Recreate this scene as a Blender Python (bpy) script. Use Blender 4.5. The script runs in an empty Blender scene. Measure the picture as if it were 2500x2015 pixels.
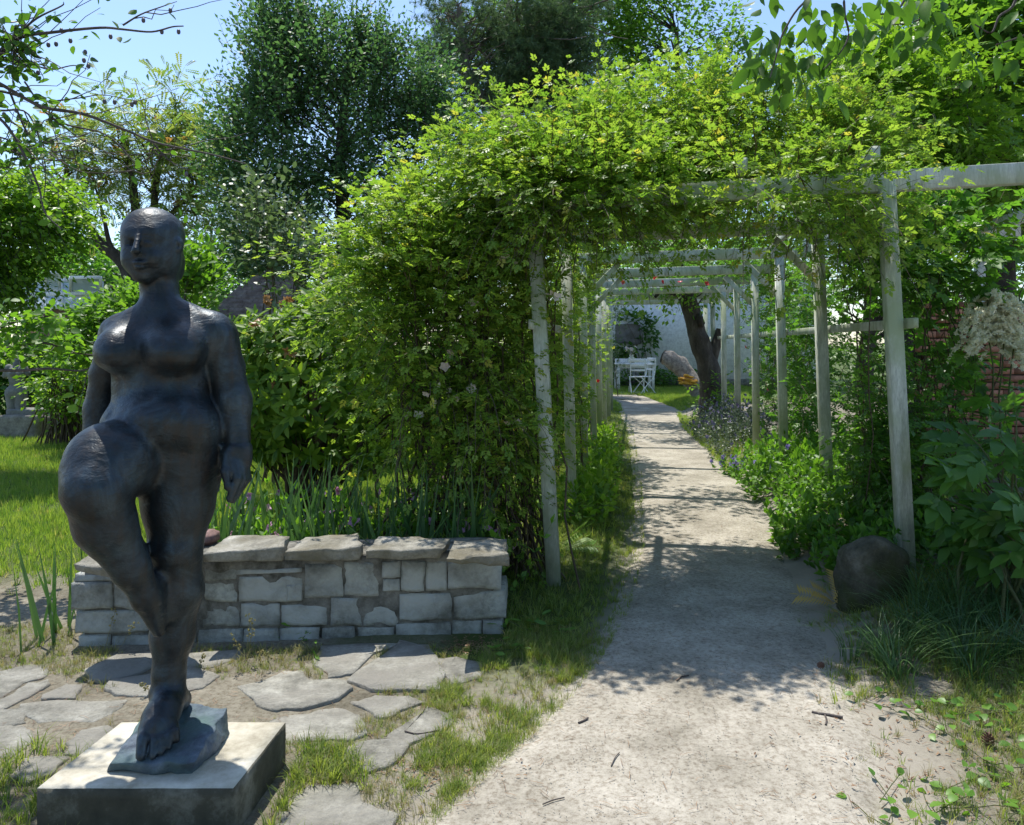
import bpy, math, numpy as np
from mathutils import Vector, Matrix
SC = bpy.context.scene
COL = SC.collection
rng = np.random.default_rng(11)
F, HX, HY, EYE = 1900., 1250., 840., 1.5      # focal length and horizon of the photograph in its own pixels, eye height in metres

# ---------------------------------------------------------------- camera, sky, sun, exposure
cam = bpy.data.cameras.new('camera'); camo = bpy.data.objects.new('camera', cam); COL.objects.link(camo)
camo.location = (0, 0, EYE); camo.rotation_euler = (math.radians(90), 0, 0)
cam.sensor_width = 36; cam.lens = F / 2500 * 36; cam.shift_y = -(1007.5 - HY) / 2500
cam.clip_start = .05; cam.clip_end = 2000
SC.camera = camo
SUN_EL, SUN_AZ = 67., -30.                    # elevation; azimuth from +Y towards +X
w = bpy.data.worlds.new('World'); SC.world = w; w.use_nodes = True
wn = w.node_tree; wn.nodes.clear()
sky = wn.nodes.new('ShaderNodeTexSky'); sky.sky_type = 'NISHITA'; sky.sun_disc = False
sky.sun_elevation = math.radians(SUN_EL); sky.sun_rotation = math.radians(SUN_AZ)
sky.altitude = 20; sky.air_density = 1.0; sky.dust_density = .5; sky.ozone_density = 3.2
bg = wn.nodes.new('ShaderNodeBackground'); bg.inputs['Strength'].default_value = .15
wo = wn.nodes.new('ShaderNodeOutputWorld')
wn.links.new(sky.outputs[0], bg.inputs[0]); wn.links.new(bg.outputs[0], wo.inputs[0])
sl = bpy.data.lights.new('sun', 'SUN'); sl.energy = 4.3; sl.angle = math.radians(.55); sl.color = (1, .96, .89)
slo = bpy.data.objects.new('sun', sl); COL.objects.link(slo)
_e, _a = math.radians(SUN_EL), math.radians(SUN_AZ)
SUND = Vector((math.sin(_a) * math.cos(_e), math.cos(_a) * math.cos(_e), math.sin(_e)))
slo.rotation_euler = SUND.to_track_quat('Z', 'Y').to_euler(); slo.location = (0, 0, 20)
vs = SC.view_settings; vs.view_transform = 'Standard'; vs.look = 'None'; vs.exposure = 0.62; vs.gamma = 1; vs.use_curve_mapping = False
SC.cycles.max_bounces = 10; SC.cycles.transparent_max_bounces = 8; SC.cycles.transmission_bounces = 8; SC.cycles.diffuse_bounces = 4

# ---------------------------------------------------------------- coordinates
def U(px, py, Y):
    """point at distance Y seen at (px, py) of the photograph"""
    return np.array([(px - HX) * Y / F, Y, EYE - (py - HY) * Y / F])
def G(px, py, z=0.):
    return U(px, py, F * (EYE - z) / (py - HY))
def mpp(Y): return Y / F

# ---------------------------------------------------------------- noise
def vnoise(P, s=1., seed=0):
    P = np.asarray(P, float) * s + seed * 17.31
    if P.shape[-1] == 2: P = np.concatenate([P, np.zeros(P.shape[:-1] + (1,))], -1)
    i = np.floor(P).astype(np.int64); f = P - i; f = f * f * (3 - 2 * f)
    def h(a, b, c):
        n = (a * 374761393 + b * 668265263 + c * 2147483647 + seed * 1013904223) & 0xffffffff
        n = ((n ^ (n >> 13)) * 1274126177) & 0xffffffff
        return ((n ^ (n >> 16)) & 0xffff) / 65535.
    r = 0
    for dx in (0, 1):
        for dy in (0, 1):
            for dz in (0, 1):
                wgt = (f[..., 0] if dx else 1 - f[..., 0]) * (f[..., 1] if dy else 1 - f[..., 1]) * (f[..., 2] if dz else 1 - f[..., 2])
                r = r + wgt * h(i[..., 0] + dx, i[..., 1] + dy, i[..., 2] + dz)
    return r
def fbm(P, s=1., seed=0, o=3):
    return sum(vnoise(P, s * 2 ** k, seed + k) / 2 ** k for k in range(o)) / sum(1 / 2 ** k for k in range(o))

# ---------------------------------------------------------------- objects
def tag(o, label=None, cat=None, group=None, kind=None):
    if label: o['label'] = label
    if cat: o['category'] = cat
    if group: o['group'] = group
    if kind: o['kind'] = kind
    return o
def thing(name, label, cat, loc=(0, 0, 0), group=None):
    o = bpy.data.objects.new(name, None); COL.objects.link(o); o.location = [float(v) for v in loc]
    o.empty_display_size = .1
    return tag(o, label, cat, group)
def link(name, me, parent=None, mat=None):
    o = bpy.data.objects.new(name, me); COL.objects.link(o)
    if mat is not None and len(me.materials) == 0: me.materials.append(mat)
    if parent is not None:
        o.parent = parent
        if parent.type == 'EMPTY' or parent.location.length > 0:
            o.location = [-v for v in WL(parent)]      # meshes are made in world coordinates
    return o
def WL(o):
    l = Vector(o.location)
    while o.parent: o = o.parent; l = l + Vector(o.location)
    return l
def mesh(name, V, Fc, rnd=None, smooth=False):
    """V (n,3); Fc an int array (m,3|4) or a list of tuples"""
    me = bpy.data.meshes.new(name)
    V = np.asarray(V, np.float32)
    if isinstance(Fc, np.ndarray):
        m, k = Fc.shape
        me.vertices.add(len(V)); me.vertices.foreach_set('co', V.ravel())
        me.loops.add(m * k); me.loops.foreach_set('vertex_index', Fc.astype(np.int32).ravel())
        me.polygons.add(m); me.polygons.foreach_set('loop_start', np.arange(0, m * k, k, dtype=np.int32))
        me.update(calc_edges=True)
    else:
        me.from_pydata([tuple(map(float, v)) for v in V], [], [tuple(map(int, f)) for f in Fc]); me.update()
    if rnd is not None:
        a = me.attributes.new('rnd', 'FLOAT', 'POINT'); a.data.foreach_set('value', np.asarray(rnd, np.float32))
    if smooth: me.polygons.foreach_set('use_smooth', np.ones(len(me.polygons), bool))
    return me
class MB:
    """collects triangle/quad soup and links it as one object"""
    def __init__(s): s.V = []; s.F = []; s.R = []; s.n = 0
    def add(s, V, Fc, rnd=None):
        V = np.asarray(V, float).reshape(-1, 3); Fc = np.asarray(Fc)
        if Fc.shape[1] == 3: Fc = np.concatenate([Fc, Fc[:, 2:3]], 1)
        s.V.append(V); s.F.append(Fc + s.n); s.n += len(V)
        s.R.append(np.full(len(V), .5) if rnd is None else np.broadcast_to(rnd, (len(V),)).astype(float)); return s
    def mesh(s, name, smooth=False):
        V = np.concatenate(s.V); Q = np.concatenate(s.F); tri = Q[:, 2] == Q[:, 3]
        me = bpy.data.meshes.new(name); me.vertices.add(len(V)); me.vertices.foreach_set('co', V.astype(np.float32).ravel())
        cnt = np.where(tri, 3, 4); st = np.concatenate([[0], np.cumsum(cnt)[:-1]])
        msk = np.ones((len(Q), 4), bool); msk[tri, 3] = False
        me.loops.add(int(cnt.sum())); me.loops.foreach_set('vertex_index', Q[msk].astype(np.int32))
        me.polygons.add(len(Q)); me.polygons.foreach_set('loop_start', st.astype(np.int32)); me.update(calc_edges=True)
        a = me.attributes.new('rnd', 'FLOAT', 'POINT'); a.data.foreach_set('value', np.concatenate(s.R).astype(np.float32))
        if smooth: me.polygons.foreach_set('use_smooth', np.ones(len(me.polygons), bool))
        return me
    def build(s, name, mat, parent=None, smooth=False):
        return link(name, s.mesh(name, smooth), parent, mat)
BOXF = np.array([(0, 3, 2, 1), (4, 5, 6, 7), (0, 1, 5, 4), (1, 2, 6, 5), (2, 3, 7, 6), (3, 0, 4, 7)])
def box(c, sz, rz=0.):
    c = np.asarray(c, float); h = np.asarray(sz, float) / 2
    V = np.array([(-1, -1, -1), (1, -1, -1), (1, 1, -1), (-1, 1, -1), (-1, -1, 1), (1, -1, 1), (1, 1, 1), (-1, 1, 1)]) * h
    cs, sn = math.cos(rz), math.sin(rz)
    return V @ np.array([[cs, sn, 0], [-sn, cs, 0], [0, 0, 1]]) + c, BOXF
def beam(a, b, wd, ht, up=(0, 0, 1), bev=.004):
    """bevelled timber from a to b; wd sideways, ht along up"""
    a = np.asarray(a, float); b = np.asarray(b, float); d = b - a; L = np.linalg.norm(d); d /= L
    x = np.cross(d, up); x /= np.linalg.norm(x); z = np.cross(x, d)
    hw, hh, c = wd / 2, ht / 2, bev
    ring = [(-hw + c, -hh), (hw - c, -hh), (hw, -hh + c), (hw, hh - c), (hw - c, hh), (-hw + c, hh), (-hw, hh - c), (-hw, -hh + c)]
    V = [a + x * u + z * v + d * 0 for u, v in ring] + [b + x * u + z * v for u, v in ring]
    Fc = [(i, (i + 1) % 8, 8 + (i + 1) % 8, 8 + i) for i in range(8)]
    V = V + [a, b]
    Fc += [(16, (i + 1) % 8, i, i) for i in range(8)] + [(17, 8 + i, 8 + (i + 1) % 8, 8 + (i + 1) % 8) for i in range(8)]
    return np.array(V), np.array(Fc)
def tubes(P, r, sides=4):
    """P (N,K,3) polylines, r (K,) or (N,K) radii -> V, quads"""
    P = np.asarray(P, float)
    if P.ndim == 2: P = P[None]
    N, K, _ = P.shape; r = np.broadcast_to(np.asarray(r, float), (N, K))
    T = np.gradient(P, axis=1); T /= np.linalg.norm(T, axis=2, keepdims=True) + 1e-9
    ref = np.where(np.abs(T[:, :1, 2:3]) > .8, np.array([1., 0, 0]), np.array([0, 0, 1.])); ref = np.broadcast_to(ref, T.shape)
    X = np.cross(T, ref); X /= np.linalg.norm(X, axis=2, keepdims=True) + 1e-9; Z = np.cross(X, T)
    if sides == 2:
        V = np.stack([P - X * r[:, :, None] * 1.2, P + X * r[:, :, None] * 1.2], 2); idx = np.arange(N * K * 2).reshape(N, K, 2)
        return V.reshape(-1, 3), np.stack([idx[:, :-1, 0], idx[:, :-1, 1], idx[:, 1:, 1], idx[:, 1:, 0]], -1).reshape(-1, 4)
    a = np.arange(sides) * 2 * np.pi / sides
    V = P[:, :, None] + r[:, :, None, None] * (X[:, :, None] * np.cos(a)[:, None] + Z[:, :, None] * np.sin(a)[:, None])
    idx = np.arange(N * K * sides).reshape(N, K, sides)
    A = idx[:, :-1]; B = idx[:, 1:]
    Q = np.stack([A, np.roll(A, -1, 2), np.roll(B, -1, 2), B], -1).reshape(-1, 4)
    return V.reshape(-1, 3), Q
def curve(a, b, K=8, sag=0., wig=.0, bow=(0, 0, 0)):
    a = np.asarray(a, float); b = np.asarray(b, float); t = np.linspace(0, 1, K)[:, None]
    P = a + (b - a) * t + np.asarray(bow, float) * 4 * t * (1 - t); P[:, 2] -= sag * 4 * (t * (1 - t))[:, 0]
    if wig: P[1:-1] += rng.normal(0, wig, (K - 2, 3))
    return P
def catmull(pts, n=6):
    p = np.asarray(pts, float); p = np.concatenate([[2 * p[0] - p[1]], p, [2 * p[-1] - p[-2]]]); out = []
    for i in range(1, len(p) - 2):
        t = np.linspace(0, 1, n, endpoint=False)[:, None]
        a, b, c, d = p[i - 1], p[i], p[i + 1], p[i + 2]
        out.append(.5 * (2 * b + (c - a) * t + (2 * a - 5 * b + 4 * c - d) * t ** 2 + (-a + 3 * b - 3 * c + d) * t ** 3))
    return np.concatenate(out + [p[-2:-1]])

# ---------------------------------------------------------------- materials
def new_mat(name):
    m = bpy.data.materials.new(name); m.use_nodes = True; n = m.node_tree.nodes; return m, n, m.node_tree.links, n['Principled BSDF']
def ramp(n, stops):
    r = n.new('ShaderNodeValToRGB'); e = r.color_ramp.elements
    while len(e) < len(stops): e.new(.5)
    for el, (p, c) in zip(e, stops): el.position = p; el.color = (*c, 1)
    return r
def noise_node(n, l, scale, detail=4, rough=.6, vec=None, dist=0):
    t = n.new('ShaderNodeTexNoise'); t.inputs['Scale'].default_value = scale; t.inputs['Detail'].default_value = detail
    t.inputs['Roughness'].default_value = rough; t.inputs['Distortion'].default_value = dist
    if vec is not None: l.new(vec, t.inputs['Vector'])
    return t
def leaf_mat(name, c1, c2, tr, tfac=.4, rough=.42, spec=.5, c3=None):
    m, n, l, b = new_mat(name)
    at = n.new('ShaderNodeAttribute'); at.attribute_name = 'rnd'
    oi = n.new('ShaderNodeObjectInfo'); ad = n.new('ShaderNodeMath'); ad.operation = 'ADD'
    l.new(at.outputs['Fac'], ad.inputs[0]); l.new(oi.outputs['Random'], ad.inputs[1])
    fr = n.new('ShaderNodeMath'); fr.operation = 'FRACT'; l.new(ad.outputs[0], fr.inputs[0])
    st = [(0, c1), (.8, c2)] + ([(.965, c2), (.985, c3)] if c3 else [])
    r = ramp(n, st); l.new(fr.outputs[0], r.inputs[0])
    l.new(r.outputs[0], b.inputs['Base Color']); b.inputs['Roughness'].default_value = rough
    b.inputs['Specular IOR Level'].default_value = spec
    t = n.new('ShaderNodeBsdfTranslucent')
    mx = n.new('ShaderNodeMix'); mx.data_type = 'RGBA'; mx.blend_type = 'MULTIPLY'; mx.inputs[0].default_value = 1
    l.new(r.outputs[0], mx.inputs[6]); mx.inputs[7].default_value = (*tr, 1)
    l.new(mx.outputs[2], t.inputs['Color'])
    ms = n.new('ShaderNodeMixShader'); ms.inputs[0].default_value = tfac
    l.new(b.outputs[0], ms.inputs[1]); l.new(t.outputs[0], ms.inputs[2]); l.new(ms.outputs[0], n['Material Output'].inputs[0])
    return m
def surf_mat(name, stops, scale=5, rough=.8, bump=.3, bscale=40, detail=6, metallic=0, bdist=.01, spec=.4, vary=None, vscale=1.5, aniso=None, rvary=0, grain=.7):
    """noise-coloured surface with bump; vary = a second colour laid in broad patches"""
    m, n, l, b = new_mat(name)
    tc = n.new('ShaderNodeTexCoord'); vec = tc.outputs['Object']
    if aniso:
        mp = n.new('ShaderNodeMapping'); mp.inputs['Scale'].default_value = aniso; l.new(vec, mp.inputs[0]); vec2 = mp.outputs[0]
    else: vec2 = vec
    t = noise_node(n, l, scale, detail, .65, vec2); r = ramp(n, stops); l.new(t.outputs[0], r.inputs[0]); out = r.outputs[0]
    tf = noise_node(n, l, scale * 7, 6, .75, vec2); rf = ramp(n, [(.28, (.55,) * 3), (.5, (1., 1., 1.)), (.74, (1.35, 1.35, 1.33))]); l.new(tf.outputs[0], rf.inputs[0])
    mf = n.new('ShaderNodeMix'); mf.data_type = 'RGBA'; mf.blend_type = 'MULTIPLY'; mf.inputs[0].default_value = grain; l.new(out, mf.inputs[6]); l.new(rf.outputs[0], mf.inputs[7]); out = mf.outputs[2]
    if rvary:
        oi = n.new('ShaderNodeObjectInfo'); mr = n.new('ShaderNodeMapRange'); mr.inputs[3].default_value = 1 - rvary; mr.inputs[4].default_value = 1 + rvary
        l.new(oi.outputs['Random'], mr.inputs[0])
        sc = n.new('ShaderNodeVectorMath'); sc.operation = 'SCALE'; l.new(out, sc.inputs[0]); l.new(mr.outputs[0], sc.inputs['Scale']); out = sc.outputs[0]
    if vary:
        t2 = noise_node(n, l, vscale, 5, .6, vec); r2 = ramp(n, [(.42, (0, 0, 0)), (.62, (1, 1, 1))]); l.new(t2.outputs[0], r2.inputs[0])
        mx = n.new('ShaderNodeMix'); mx.data_type = 'RGBA'; l.new(r2.outputs[0], mx.inputs[0]); l.new(out, mx.inputs[6]); mx.inputs[7].default_value = (*vary, 1); out = mx.outputs[2]
    l.new(out, b.inputs['Base Color']); b.inputs['Roughness'].default_value = rough; b.inputs['Metallic'].default_value = metallic
    b.inputs['Specular IOR Level'].default_value = spec
    t3 = noise_node(n, l, bscale, 8, .7, vec2); bp = n.new('ShaderNodeBump'); bp.inputs['Strength'].default_value = bump; bp.inputs['Distance'].default_value = bdist
    l.new(t3.outputs[0], bp.inputs['Height']); l.new(bp.outputs[0], b.inputs['Normal'])
    return m

M = {}
M['rose'] = leaf_mat('rose_leaf', (.10, .20, .028), (.24, .345, .055), (1.75, 1.8, .9), .5, spec=.35, c3=(.38, .36, .07))
M['rose_dark'] = leaf_mat('vine_leaf', (.05, .13, .02), (.11, .23, .035), (1.8, 2.0, .8), .48)
M['ever'] = leaf_mat('evergreen_leaf', (.05, .115, .045), (.11, .19, .08), (1.6, 1.9, 1), .35, .5, .3)
M['oak'] = leaf_mat('deciduous_leaf', (.07, .16, .025), (.13, .25, .04), (1.8, 1.9, .8), .5)
M['feather'] = leaf_mat('feathery_leaf', (.12, .20, .05), (.22, .26, .08), (1.8, 1.8, .9), .5, c3=(.28, .15, .07))
M['willow'] = leaf_mat('willow_leaf', (.09, .20, .022), (.19, .32, .045), (1.8, 1.8, .7), .5)
M['pine'] = leaf_mat('pine_needles', (.05, .095, .045), (.10, .16, .075), (1.5, 1.6, 1.1), .35, .6, .3)
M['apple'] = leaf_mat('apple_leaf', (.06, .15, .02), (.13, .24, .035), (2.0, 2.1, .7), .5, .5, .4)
M['appledark'] = leaf_mat('shaded_apple_leaf', (.04, .10, .016), (.09, .18, .03), (1.7, 1.9, .7), .45, .5, .35)  # darker copy of apple_leaf, shadow side put into the colour; plum leaves share it
M['sage'] = leaf_mat('grey_green_leaf', (.08, .13, .06), (.14, .2, .09), (1.2, 1.3, .8), .35)
M['rhodo'] = leaf_mat('rhododendron_leaf', (.055, .135, .018), (.17, .28, .03), (1.7, 1.7, .6), .42, .5, .3)
M['darkleaf'] = leaf_mat('broad_dark_leaf', (.04, .11, .02), (.08, .18, .03), (1.8, 2.0, .8), .4, .45, .4)
M['herb'] = leaf_mat('herb_leaf', (.07, .18, .022), (.15, .29, .04), (1.8, 1.9, .7), .45)
M['catmint'] = leaf_mat('catmint_leaf', (.06, .1, .06), (.12, .16, .1), (1.1, 1.2, .9), .3)
M['grass'] = leaf_mat('grass_blade', (.12, .2, .035), (.28, .33, .09), (1.6, 1.6, .8), .45, .5, .35, c3=(.45, .38, .18))
M['lawn'] = leaf_mat('lawn_blade', (.13, .25, .035), (.29, .38, .075), (1.5, 1.5, .8), .45, .5, .35, c3=(.42, .38, .16))
M['drygrass'] = leaf_mat('dry_grass_blade', (.24, .25, .10), (.34, .30, .14), (1.1, 1.1, .8), .35, .6, .3)
M['sedge'] = leaf_mat('sedge_blade', (.045, .11, .035), (.10, .18, .06), (1.2, 1.4, .8), .35, .4, .5)
M['pinkfl'] = leaf_mat('pink_petal', (.55, .25, .45), (.7, .42, .6), (1, 1, 1), .3)
M['whitefl'] = leaf_mat('blush_petal', (.72, .58, .5), (.8, .72, .66), (1, 1, 1), .35)
M['redfl'] = leaf_mat('red_petal', (.5, .02, .03), (.6, .05, .07), (1.2, 1, 1), .25)
M['lavfl'] = leaf_mat('lavender_petal', (.2, .18, .33), (.3, .27, .45), (1, 1, 1), .3)
M['bluefl'] = leaf_mat('violet_petal', (.28, .22, .6), (.4, .34, .7), (1, 1, 1), .3)
M['cream'] = leaf_mat('cream_floret', (.78, .78, .58), (.86, .85, .68), (1, 1, 1), .45)
M['brownfl'] = leaf_mat('withered_petal', (.3, .15, .05), (.42, .24, .1), (1, 1, 1), .3)
M['orange'] = surf_mat('orange_fungus', [(.3, (.5, .22, .02)), (.7, (.7, .4, .05))], 12, .7, .5, 30)
M['fern'] = leaf_mat('withered_fern', (.45, .3, .07), (.5, .36, .1), (1, 1, 1), .3)
M['deadleaf'] = leaf_mat('dead_leaf', (.12, .06, .035), (.30, .18, .10), (1, 1, 1), .15)
M['stem'] = surf_mat('green_stem', [(.3, (.05, .08, .02)), (.7, (.10, .10, .04))], 8, .7, .2)
M['cane'] = surf_mat('brown_cane', [(.3, (.05, .04, .025)), (.7, (.13, .09, .055))], 9, .8, .4)
M['bark'] = surf_mat('bark', [(.3, (.03, .025, .021)), (.55, (.075, .063, .053)), (.75, (.15, .13, .11))], 9, .9, 1.0, 14, aniso=(1, 1, .35), bdist=.03)
M['twig'] = surf_mat('twig_bark', [(.3, (.05, .04, .038)), (.7, (.12, .10, .09))], 20, .8, .5, 60)
M['pbark'] = surf_mat('pine_bark', [(.3, (.08, .068, .055)), (.7, (.19, .16, .13))], 7, .9, .8, 12, bdist=.03)
M['paint'] = surf_mat('weathered_white_paint', [(.26, (.25, .26, .20)), (.48, (.50, .52, .45)), (.7, (.64, .66, .60))], 5, .7, .6, 40, vary=(.33, .38, .24), vscale=2.4, aniso=(4, 4, .6), bdist=.004, grain=.9)
M['white'] = surf_mat('white_paint', [(.3, (.74, .75, .74)), (.7, (.82, .82, .81))], 6, .45, .1)
M['wallpaint'] = surf_mat('white_render', [(.3, (.74, .75, .77)), (.7, (.82, .83, .84))], 1.2, .9, .25, 25)
M['bronze'] = None
M['plinth'] = surf_mat('concrete_plinth', [(.3, (.20, .18, .13)), (.5, (.45, .41, .32)), (.72, (.66, .62, .52))], 6, .85, .5, 70, vary=(.16, .15, .10), vscale=2.6, bdist=.004)
M['wstone'] = surf_mat('wall_stone', [(.28, (.07, .072, .055)), (.45, (.19, .19, .165)), (.7, (.42, .43, .39))], 5, .9, 1.0, 22, vary=(.44, .45, .42), vscale=3.2, bdist=.02, rvary=.12, grain=1.)
M['slab'] = surf_mat('cap_slab', [(.3, (.13, .12, .095)), (.5, (.27, .255, .21)), (.75, (.42, .40, .35))], 8, .9, 1.0, 30, vary=(.17, .15, .10), vscale=3, bdist=.02, rvary=.12)
M['redstone'] = surf_mat('reddish_stone', [(.3, (.16, .09, .08)), (.7, (.28, .18, .16))], 8, .9, .6)
M['mortar'] = surf_mat('dark_joint', [(.35, (.06, .057, .045)), (.65, (.22, .21, .185))], 12, .95, .8, 30)
M['flag'] = surf_mat('flagstone', [(.28, (.11, .105, .085)), (.48, (.26, .25, .21)), (.72, (.42, .405, .35))], 9, .9, 1.0, 26, vary=(.25, .235, .20), vscale=2.4, bdist=.02, rvary=.15)
M['boulder'] = surf_mat('mossy_stone', [(.3, (.03, .032, .018)), (.55, (.09, .085, .06)), (.78, (.19, .18, .145))], 9, .95, 1.0, 22, vary=(.045, .055, .015), vscale=4, bdist=.02)
M['torso'] = surf_mat('grey_carved_stone', [(.3, (.14, .14, .13)), (.7, (.23, .23, .215))], 5, .85, .5, 40)
M['torsoblock'] = surf_mat('stained_block', [(.3, (.08, .075, .065)), (.5, (.2, .185, .165)), (.7, (.33, .31, .28))], 6, .9, .7, 30)
M['relief'] = surf_mat('relief_stone', [(.35, (.12, .115, .11)), (.65, (.21, .20, .20))], 4, .8, 1.0, 5, bdist=.04)
M['shingle'] = surf_mat('roof_shingle', [(.3, (.13, .085, .065)), (.7, (.30, .235, .20))], 6, .9, .6, 20)
M['brick'] = surf_mat('brick', [(.3, (.26, .10, .06)), (.7, (.42, .2, .13))], 5, .9, .7, 30, rvary=.25)
M['log'] = surf_mat('log_bark', [(.3, (.12, .10, .085)), (.5, (.27, .23, .19)), (.7, (.42, .37, .31))], 14, .9, 1.0, 20, bdist=.03)
M['cone'] = surf_mat('cone_scale', [(.3, (.07, .035, .025)), (.7, (.2, .11, .08))], 30, .7, .3)
M['fruit'] = surf_mat('plum', [(.3, (.07, .09, .05)), (.7, (.13, .10, .15))], 20, .5, .1)
M['timber'] = surf_mat('brown_timber', [(.3, (.12, .07, .04)), (.7, (.28, .17, .10))], 8, .8, .4)
m, n, l, b = new_mat('pane_glass'); b.inputs['Base Color'].default_value = (.55, .65, .72, 1); b.inputs['Roughness'].default_value = .12; b.inputs['Alpha'].default_value = .75; b.inputs['Specular IOR Level'].default_value = .9; M['glass'] = m
m, n, l, b = new_mat('clear_vase_glass'); b.inputs['Base Color'].default_value = (.75, .75, .6, 1); b.inputs['Roughness'].default_value = .1; b.inputs['Transmission Weight'].default_value = .5; M['vase'] = m
# bronze: dark brown-black metal with blue-grey bloom
m, n, l, b = new_mat('bronze_patina'); tc = n.new('ShaderNodeTexCoord')
t = noise_node(n, l, 5.5, 9, .72, tc.outputs['Object'], .6); r = ramp(n, [(.34, (.010, .013, .015)), (.50, (.022, .032, .040)), (.62, (.046, .068, .084)), (.78, (.10, .14, .16))]); l.new(t.outputs[0], r.inputs[0])
mp = n.new('ShaderNodeMapping'); mp.inputs['Scale'].default_value = (26, 26, 1.6); l.new(tc.outputs['Object'], mp.inputs[0])
t2 = noise_node(n, l, 1.6, 5, .6, mp.outputs[0]); r2 = ramp(n, [(.45, (0, 0, 0)), (.75, (1, 1, 1))]); l.new(t2.outputs[0], r2.inputs[0])
mm = n.new('ShaderNodeMath'); mm.operation = 'MULTIPLY'; mm.inputs[1].default_value = .7; l.new(r2.outputs[0], mm.inputs[0])
mx = n.new('ShaderNodeMix'); mx.data_type = 'RGBA'; l.new(mm.outputs[0], mx.inputs[0]); l.new(r.outputs[0], mx.inputs[6]); mx.inputs[7].default_value = (.040, .029, .022, 1)
l.new(mx.outputs[2], b.inputs['Base Color']); b.inputs['Metallic'].default_value = .35; b.inputs['Specular IOR Level'].default_value = .5
t3 = noise_node(n, l, 9, 5, .6, tc.outputs['Object']); r3 = ramp(n, [(.3, (.34,) * 3), (.7, (.52,) * 3)]); l.new(t3.outputs[0], r3.inputs[0]); l.new(r3.outputs[0], b.inputs['Roughness'])
mp2 = n.new('ShaderNodeMapping'); mp2.inputs['Scale'].default_value = (1, 1, 1.9); mp2.inputs['Rotation'].default_value = (.2, .35, 0); l.new(tc.outputs['Object'], mp2.inputs[0])
t4 = noise_node(n, l, 30, 3, .55, mp2.outputs[0], .8); t5 = noise_node(n, l, 130, 4, .6, tc.outputs['Object'])
ad = n.new('ShaderNodeMath'); ad.operation = 'MULTIPLY_ADD'; ad.inputs[1].default_value = .3; l.new(t5.outputs[0], ad.inputs[0]); l.new(t4.outputs[0], ad.inputs[2])
bp = n.new('ShaderNodeBump'); bp.inputs['Strength'].default_value = .5; bp.inputs['Distance'].default_value = .006; l.new(ad.outputs[0], bp.inputs['Height']); l.new(bp.outputs[0], b.inputs['Normal'])
M['bronze'] = m
M['bronzebase'] = surf_mat('grey_blue_patina', [(.3, (.045, .06, .08)), (.5, (.10, .13, .17)), (.72, (.2, .25, .29))], 9, .6, 1.0, 16, metallic=.2, bdist=.02, vary=(.09, .15, .15), vscale=5)

# ---------------------------------------------------------------- leaves
def T(V, Fc): return np.array(V, float), np.array(Fc)
LEAF2 = T([(0, 0, 0), (.3, .45, .07), (0, 1, -.08), (-.3, .45, .07)], [(0, 1, 2), (0, 2, 3)])
def leafn(wd=.3, fold=.06, droop=.12):
    y = np.array([0, .18, .45, .75, 1.]); wx = np.array([0, .72, 1, .68, 0]) * wd; zc = -droop * y ** 2
    V = [(0, 0, 0)] + [(s * wx[i], y[i], zc[i] + fold * wx[i] / wd * (1 if s else 0)) for i in (1, 2, 3) for s in (-1, 0, 1)] + [(0, 1, zc[4])]
    Fc = [(0, 2, 1), (0, 3, 2)]
    for i in (0, 1):
        a = 1 + 3 * i
        Fc += [(a, a + 1, a + 4), (a, a + 4, a + 3), (a + 1, a + 2, a + 5), (a + 1, a + 5, a + 4)]
    Fc += [(7, 8, 10), (8, 9, 10)]
    return T(V, Fc)
LEAF12 = leafn(); LEAFW = leafn(.4, .08, .2); LEAFL = leafn(.17, .03, .12); LEAFXL = leafn(.24, .05, .25)
def xf(tp, sc=1., ang=0., pos=(0, 0, 0), tilt=0.):
    V = tp[0] * sc; c, s = math.cos(tilt), math.sin(tilt); V = V @ np.array([[1, 0, 0], [0, c, s], [0, -s, c]])
    c, s = math.cos(ang), math.sin(ang); V = V @ np.array([[c, s, 0], [-s, c, 0], [0, 0, 1]]); return V + np.array(pos), tp[1]
def join(lst):
    Vs = []; Fs = []; n = 0
    for V, Fc in lst: Vs.append(V); Fs.append(Fc + n); n += len(V)
    return np.concatenate(Vs), np.concatenate(Fs)
def pinnate(base, pairs=3, ls=.36, ang=1.05, start=.3, stalk=True):
    L = []
    for i in range(pairs):
        y = start + (1 - ls * .9 - start) * i / max(pairs - .3, 1); z = -.1 * y * y
        for s in (-1, 1): L.append(xf(base, ls * (.85 + .1 * i), -s * ang, (s * .01, y, z), .12 * s))
    L.append(xf(base, ls * 1.1, 0, (0, 1 - ls * 1.05, -.08)))
    if stalk: L.append(T([(-.012, 0, 0), (.012, 0, 0), (0, 1 - ls, -.075)], [(0, 1, 2)]))
    return join(L)
ROSE5 = pinnate(LEAF2, 2, .42); ROSE7 = pinnate(LEAF2, 3, .34)
FERNY = pinnate(LEAF2, 7, .17, 1.25, .15, False)
def whorl(base, k=7, tilt=.35, sc=1.):
    return join([xf(base, sc * (.85 + .3 * ((i * 37) % 10) / 10), i * 2.399, (0, 0, 0), tilt + .25 * ((i * 53) % 7) / 7) for i in range(k)])
def palmate(wd=.5):
    L = [xf(LEAF2, s, a, (0, .25, 0)) for a, s in ((0, .8), (.85, .66), (-.85, .66), (1.8, .42), (-1.8, .42))]
    return join(L + [T([(-.02, 0, 0), (.02, 0, 0), (0, .3, 0)], [(0, 1, 2)])])
PALM = palmate()
PETALS = whorl((LEAFW[0] * np.array([1.1, 1, 1]), LEAFW[1]), 5, .5)
NEEDLE = T([(-.03, 0, 0), (.03, 0, 0), (0, 1, 0)], [(0, 1, 2)])
_g = np.random.default_rng(3)
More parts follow.
